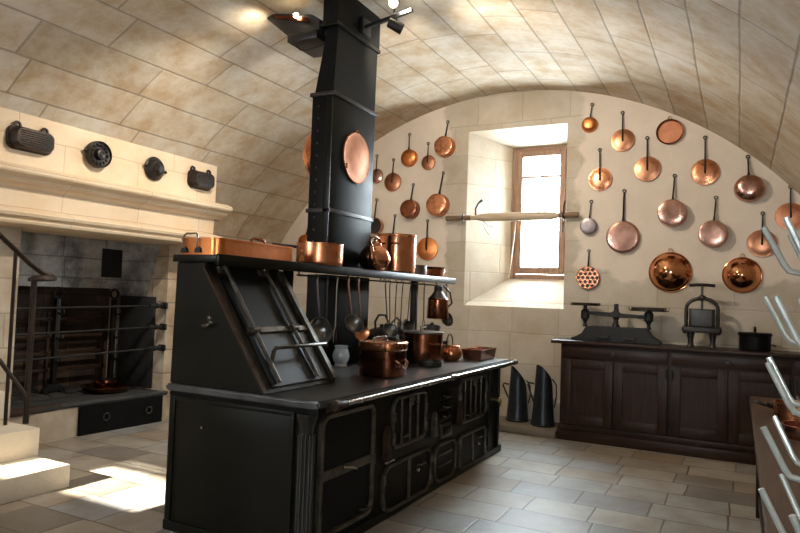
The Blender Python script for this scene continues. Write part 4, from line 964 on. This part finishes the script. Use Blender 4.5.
# Roberval scale
c = V((-1.155, 7.22, ZC))
t = thing('balance_scale', 'dark cast iron two pan balance scale on the cabinet', 'scale', c); t.scale = (.91, 1, 1.05)
MB().prism([(-.50, 0), (.50, 0), (.50, .02), (.455, .05), (.40, .075), (.36, .135), (.33, .15), (-.29, .15), (-.33, .135), (-.37, .075), (-.44, .04), (-.50, .02)], 'Y', -.11, .11, .008).build('base', M_SCALE, t, local=True)
for x in (-.12, .17): MB().box(x-.07, x+.07, -.125, -.10, .02, .06, .01).build('base_ornament', M_SCALE, t, local=True)
MB().lathe([(0, .15), (.05, .15), (.03, .19), (.026, .22), (.045, .25), (.03, .28), (.03, .33), (0, .34)], (0, 0, 0), seg=16).box(-.022, .022, -.03, .03, .33, .385, .004).build('pillar', M_SCALE, t, local=True)
MB().prism([(-.36, .272), (-.36, .30), (-.05, .295), (0, .33), (.05, .29), (.36, .275), (.36, .245), (.05, .245), (-.05, .25)], 'Y', -.035, .035, .006).build('beam', M_SCALE, t, local=True)
for x, zp in ((-.355, .355), (.36, .33)):
    MB().lathe([(0, .14), (.03, .14), (.018, .18), (.03, .21), (.05, .23), (.05, .30), (.025, .32), (.02, zp), (0, zp)], (x, 0, 0), seg=16).build('pan_support', M_SCALE, t, local=True)
    if x < 0: MB().lathe([(0, zp), (.16, zp), (.172, zp+.008), (.172, zp+.03), (.165, zp+.03), (.16, zp+.014), (0, zp+.012)], (x, 0, 0), seg=36).build('weighing_pan', M_MOLD, t, local=True)
    else:
        MB().box(x-.175, x+.175, -.13, .13, zp, zp+.03, .006).build('weighing_plate', M_MOLD, t, local=True)
        MB().tube([(x-.21, -.05, zp+.03), (x-.205, -.05, zp-.004), (x, -.05, zp-.008), (x+.215, -.05, zp-.004), (x+.22, -.05, zp+.03)], .005, 6).build('plate_rest', M_SCALE, t, local=True)
# iron press
c = V((-.325, 7.22, ZC))
t = thing('iron_press', 'black cast iron screw press with square grey plate on the cabinet', 'press', c); t.scale = (.88, 1, .93)
for s in (-1, 1):
    MB().lathe([(0, 0), (.045, 0), (.03, .03), (.028, .07), (.04, .13), (.045, .17), (0, .17)], (s*.115, 0, 0), seg=16).build('leg', M_IRON, t, local=True)
    MB().ball((s*.175, -.02, .185), .04, (.8, .8, 1.2)).build('bolt_boss', M_IRON, t, local=True)
MB().box(-.19, .19, -.08, .08, .155, .215, .01).build('bed', M_IRON, t, local=True)
ap = [(-.165, 0, .19), (-.165, 0, .40)]+[(-.165*math.cos(a), 0, .41+.115*math.sin(a)) for a in [PI*k/12 for k in range(1, 12)]]+[(.165, 0, .40), (.165, 0, .19)]
MB().tube(ap, .021, 10).build('yoke', M_IRON, t, local=True)
MB().ball((0, 0, .53), .035, (1.2, 1, 1)).build('screw_nut', M_IRON, t, local=True)
MB().cyl((0, 0, .40), (0, 0, .66), .013, seg=12).build('screw', M_GREYIRON, t, local=True)
MB().tube([(-.135, 0, .665), (-.05, 0, .672), (.05, 0, .672), (.135, 0, .665)], .018, 10).build('turning_bar', M_MOLD, t, local=True)
MB().box(-.135, .135, -.05, .05, .215, .41, .006).build('box_body', M_MOLDK, t, local=True)
MB().box(-.105, .105, -.058, -.05, .225, .40, .004).build('front_plate', M_GREYIRON, t, local=True)
# casserole on the cabinet
c = V((.145, 7.2, ZC))
t = thing('iron_casserole', 'small black lidded casserole on the cabinet beside the press', 'casserole', c)
MB().lathe([(0, 0), (.12, 0), (.135, .01), (.14, .14), (.145, .145), (0, .145)], c, seg=36).build('body', M_RANGE2, t)
lid = MB().lathe([(.148, .145), (.15, .16), (.14, .172), (.0, .178)], c, seg=36).build('lid', M_RANGE2, t)
MB().tube([c+V((0, -.03, .173)), c+V((0, -.03, .205)), c+V((0, 0, .22)), c+V((0, .03, .205)), c+V((0, .03, .173))], .012, 8).build('lid_handle', M_RANGE2, lid)
MB().tube([c+V((.13, -.03, .06)), c+V((.175, -.03, .055)), c+V((.175, .03, .055)), c+V((.13, .03, .06))], .008, 8).build('side_handle', M_GREYIRON, t)

# ------------------------------------------------------------------ coal scuttles
def scuttle(x, y, label, lean, hs):
    c = V((x, y, .081)); t = thing('coal_scuttle', label, 'coal scuttle', c, 'coal scuttles by the wall')
    h = .56*hs; m = MB(); seg = 32; rings = []
    for (r, z, sl_) in ((.0, 0, 0), (.125, 0, 0), (.13, .012, 0), (.124, .03, 0), (.11, .20, 0), (.095, .40*hs, 0), (.085, .45*hs, .12), ):
        if r == 0: rings.append(None); continue
        rings.append([V((r*math.cos(2*PI*i/seg), r*math.sin(2*PI*i/seg), z+sl_*(-math.cos(2*PI*i/seg-lean)*.5+.35)*1.6)) for i in range(seg)])
    vs = [[m.bm.verts.new(p) for p in R_] for R_ in rings[1:]]
    fs = [m.bm.faces.new(vs[0][::-1])]
    for A, B in zip(vs, vs[1:]):
        for i in range(seg): fs.append(m.bm.faces.new((A[i], A[(i+1) % seg], B[(i+1) % seg], B[i])))
    inn = [m.bm.verts.new((v.co.x*.93, v.co.y*.93, v.co.z-.002)) for v in vs[-1]]; bot = [m.bm.verts.new((v.co.x*1.1, v.co.y*1.1, .10)) for v in inn]
    for A, B in ((vs[-1], inn), (inn, bot)):
        for i in range(seg): fs.append(m.bm.faces.new((A[i], A[(i+1) % seg], B[(i+1) % seg], B[i])))
    fs.append(m.bm.faces.new(bot)); bmesh.ops.recalc_face_normals(m.bm, faces=fs)
    m.build('body', M_BLUED, t, local=True)
    MB().ring((0, 0, .015), (0, 0, 1), .128, .006, 32, 6).build('foot_band', M_BLUED, t, local=True)
    MB().tube([(-.10, -.02, .40*hs), (-.16, -.03, .41*hs), (-.17, -.03, .39*hs), (-.10, -.02, .24)], .010, 8).build('side_handle', M_IRON, t, local=True)
    MB().tube([(.09, .02, .46*hs), (.13, .04, .40*hs), (.135, .04, .30*hs), (.115, .03, .20)], .007, 8).build('bail', M_IRON, t, local=True)
    return t
scuttle(-2.225, 7.27, 'black slanted coal scuttle by the wall at the range end', 0.0, 1.0)
t = scuttle(-1.90, 7.16, 'taller black coal scuttle against the cabinet side', 0.9, 1.12)
MB().ball((-.03, .03, .62), .018).build('lid_knob', M_COPP, t, local=True)

# ------------------------------------------------------------------ table, bottle rack, pans on it
tb = thing('work_table', 'brown wooden work table along the side, crowded with pans and rack', 'table', (.6, 4.0, 0))
MB().box(.085, 1.15, 1.0, 5.95, .70, .75, .006).build('top', M_TABLE, tb)
MB().box(.14, 1.1, 1.1, 5.85, .60, .70, .004).build('apron', M_OAKX, tb)
for x in (.155, 1.05):
    for y in (1.15, 5.25): MB().box(x-.035, x+.035, y-.035, y+.035, 0, .61, .006).build('leg', M_OAK, tb)
    MB().box(x-.02, x+.02, 1.18, 5.22, .10, .16, .004).build('stretcher', M_OAK, tb)
MB().box(.17, 1.04, 5.23, 5.27, .10, .16, .004).build('stretcher', M_OAK, tb)
RK = V((.487, 2.0, .751))
rk = thing('bottle_rack', 'tall galvanised bottle drying rack with upturned prongs on the table', 'bottle rack', RK)
MB().cyl(RK, RK+V((0, 0, 1.02)), .016).build('pole', M_GALV, rk)
m = MB()
for k in range(3):
    a = 2*PI*k/3+.4; m.tube([RK+V((0, 0, .12)), RK+V((.12*math.cos(a), .12*math.sin(a), .06)), RK+V((.24*math.cos(a), .24*math.sin(a), .012))], .011)
m.build('tripod_foot', M_GALV, rk)
for k, z in enumerate((.10, .27, .44, .61, .80)):
    r = .30
    zz = RK.z+z
    MB().ring((RK.x, RK.y, zz), (0, 0, 1), r-.06, .009, 40, 8).build('hoop', M_GALV, rk)
    m = MB()
    for q in range(4):
        a = PI/2*q+.3; m.tube([(RK.x, RK.y, zz), (RK.x+(r-.06)*math.cos(a), RK.y+(r-.06)*math.sin(a), zz)], .007, 6)
    m.build('hoop_spoke', M_GALV, rk)
    for q in range(12):
        a = 2*PI*q/12+k*.11
        ca, sa = math.cos(a), math.sin(a)
        def pp(rr, dz): return (RK.x+rr*ca, RK.y+rr*sa, zz+dz)
        MB().tube([pp(r-.06, 0), pp(r+.045, -.003), pp(r+.068, .003), pp(r+.080, .02), pp(r+.126, .115), pp(r+.129, .122)], .0083, 8).build('prong', M_GALV, rk)
# pans on the table
TZ = .751
c = V((.36, 5.10, TZ))
t = thing('skillet', 'black iron skillet with ring ended handle on the table end', 'skillet', c)
MB().lathe([(0, 0), (.10, 0), (.14, .04), (.145, .042), (.135, .042), (.10, .008), (0, .008)], c, seg=36).build('body', M_IRON, t)
MB().tube([c+V((-.12, -.02, .035)), c+V((-.19, -.05, .06))], .016).ring(c+V((-.222, -.06, .064)), (.3, 0, 1), .032, .010, 18, 6).build('handle', M_IRON, t)
c = V((.33, 4.70, TZ))
t = pot('copper_saucepan', 'orange copper saucepan on table behind the bottle rack', 'saucepan', c, .13, .13, M_COPW)
MB().tube([c+V((.02, .12, .10)), c+V((.02, .32, .13))], .010).build('handle', M_IRON, t)
c = V((.36, 4.22, TZ))
t = pot('saute_pan', 'low copper pan with dark rim on the table before the orange saucepan', 'pan', c, .14, .07, M_COPP)
MB().tube([c+V((-.03, -.13, .05)), c+V((-.08, -.33, .07))], .010).build('handle', M_IRON, t)
c = V((.55, 3.55, TZ))
t = pot('copper_bowl', 'dark copper bowl on the table close behind the bottle rack', 'bowl', c, .17, .10, M_COPD)
c = V((.62, 5.4, TZ))
t = pot('stew_pan', 'tall copper stew pan at the far end of the table', 'pan', c, .15, .20, M_COPD)

# ------------------------------------------------------------------ light
wd = bpy.data.worlds.new('World'); S.world = wd; wd.use_nodes = True
nt = wd.node_tree; bg = nt.nodes['Background']; bg.inputs['Color'].default_value = (.86, .93, 1, 1); bg.inputs['Strength'].default_value = 105.0
def portal(x, y, z, sx, sz, rot):
    l = bpy.data.lights.new('portal', 'AREA'); l.shape = 'RECTANGLE'; l.size = sx; l.size_y = sz; l.cycles.is_portal = True
    o = bpy.data.objects.new('daylight_portal', l); COL.objects.link(o); o.location = (x, y, z); o.rotation_euler = rot
portal((FX0+FX1)/2, FY+.15, (FZ0+FZ1)/2, FX1-FX0, FZ1-FZ0, (-PI/2, 0, 0))
for x0, x1, z0, z1 in RW: portal((x0+x1)/2, YR-.12, (z0+z1)/2, x1-x0, z1-z0, (PI/2, 0, 0))
def spot(p, tgt, energy, ang, blend=.5, col=(1, .80, .55), size=.04):
    l = bpy.data.lights.new('spot', 'SPOT'); l.energy = energy; l.spot_size = math.radians(ang); l.spot_blend = blend; l.color = col; l.shadow_soft_size = size
    o = bpy.data.objects.new('spot_lamp', l); COL.objects.link(o); o.location = p
    o.rotation_euler = (V(tgt)-V(p)).to_track_quat('-Z', 'Y').to_euler(); return o
LC = (1, .90, .76)
spot((-3.40, 4.12, 3.60), (-5.3, 4.3, 1.3), 290, 112, .9, LC)
spot(H1+V((.05, .04, -.03)), (-.2, 7.4, 2.3), 200, 120, .9, LC)
spot(H1+V((-.05, .10, -.02)), (-3.9, 7.4, 2.6), 110, 110, .9, LC)
spot(H2+V((.03, -.08, .0)), (-1.7, 6.6, 3.9), 24, 150, .9, LC)  # added fill: wide spot lifting the vault towards the back arch
spot(H2+V((.02, .06, -.06)), (-2.9, 6.6, 3.93), 45, 34, .6, LC)
spot(H2+V((.03, -.08, -.03)), (.6, 4.2, 2.5), 55, 120, .9, LC)  # added fill on the right vault, in place of bounced daylight
spot((-3.40, 4.4, 3.60), (-5.5, 6.9, 1.9), 120, 85, .9, LC)  # second spot added at the floodlight to brighten the back-left corner
spot((-3.58, 4.22, 3.66), (-3.80, 4.2, 3.80), 6, 120, .9, LC)  # small extra spot added for the glow on the vault beside the floodlight
sun = bpy.data.lights.new('sun', 'SUN'); sun.energy = 70; sun.angle = .01; sun.color = (1, .93, .80)
so = bpy.data.objects.new('sun', sun); COL.objects.link(so)
so.rotation_euler = V((.12, .90, -.42)).to_track_quat('-Z', 'Y').to_euler()

# ------------------------------------------------------------------ camera
YAW, PITCH, ROLL = math.radians(27.6), math.radians(2.6), math.radians(2.0)
f = V((-math.sin(YAW)*math.cos(PITCH), math.cos(YAW)*math.cos(PITCH), math.sin(PITCH))); r = V((math.cos(YAW), math.sin(YAW), 0)); u = r.cross(f)
r2 = r*math.cos(ROLL)+u*math.sin(ROLL); u2 = u*math.cos(ROLL)-r*math.sin(ROLL)
cd = bpy.data.cameras.new('camera'); cd.sensor_width = 36; cd.lens = 649/800*36; cd.clip_start = .05
co = bpy.data.objects.new('camera', cd); COL.objects.link(co)
mw = Matrix((r2, u2, -f)).transposed().to_4x4(); mw.translation = (0, 0, 1.45); co.matrix_world = mw
S.camera = co
S.view_settings.view_transform = 'Standard'; S.view_settings.look = 'None'; S.view_settings.gamma = 1
S.view_settings.use_curve_mapping = False; S.view_settings.exposure = -0.12
S.cycles.use_denoising = True
S.cycles.max_bounces = 10; S.cycles.diffuse_bounces = 6; S.cycles.sample_clamp_indirect = 6
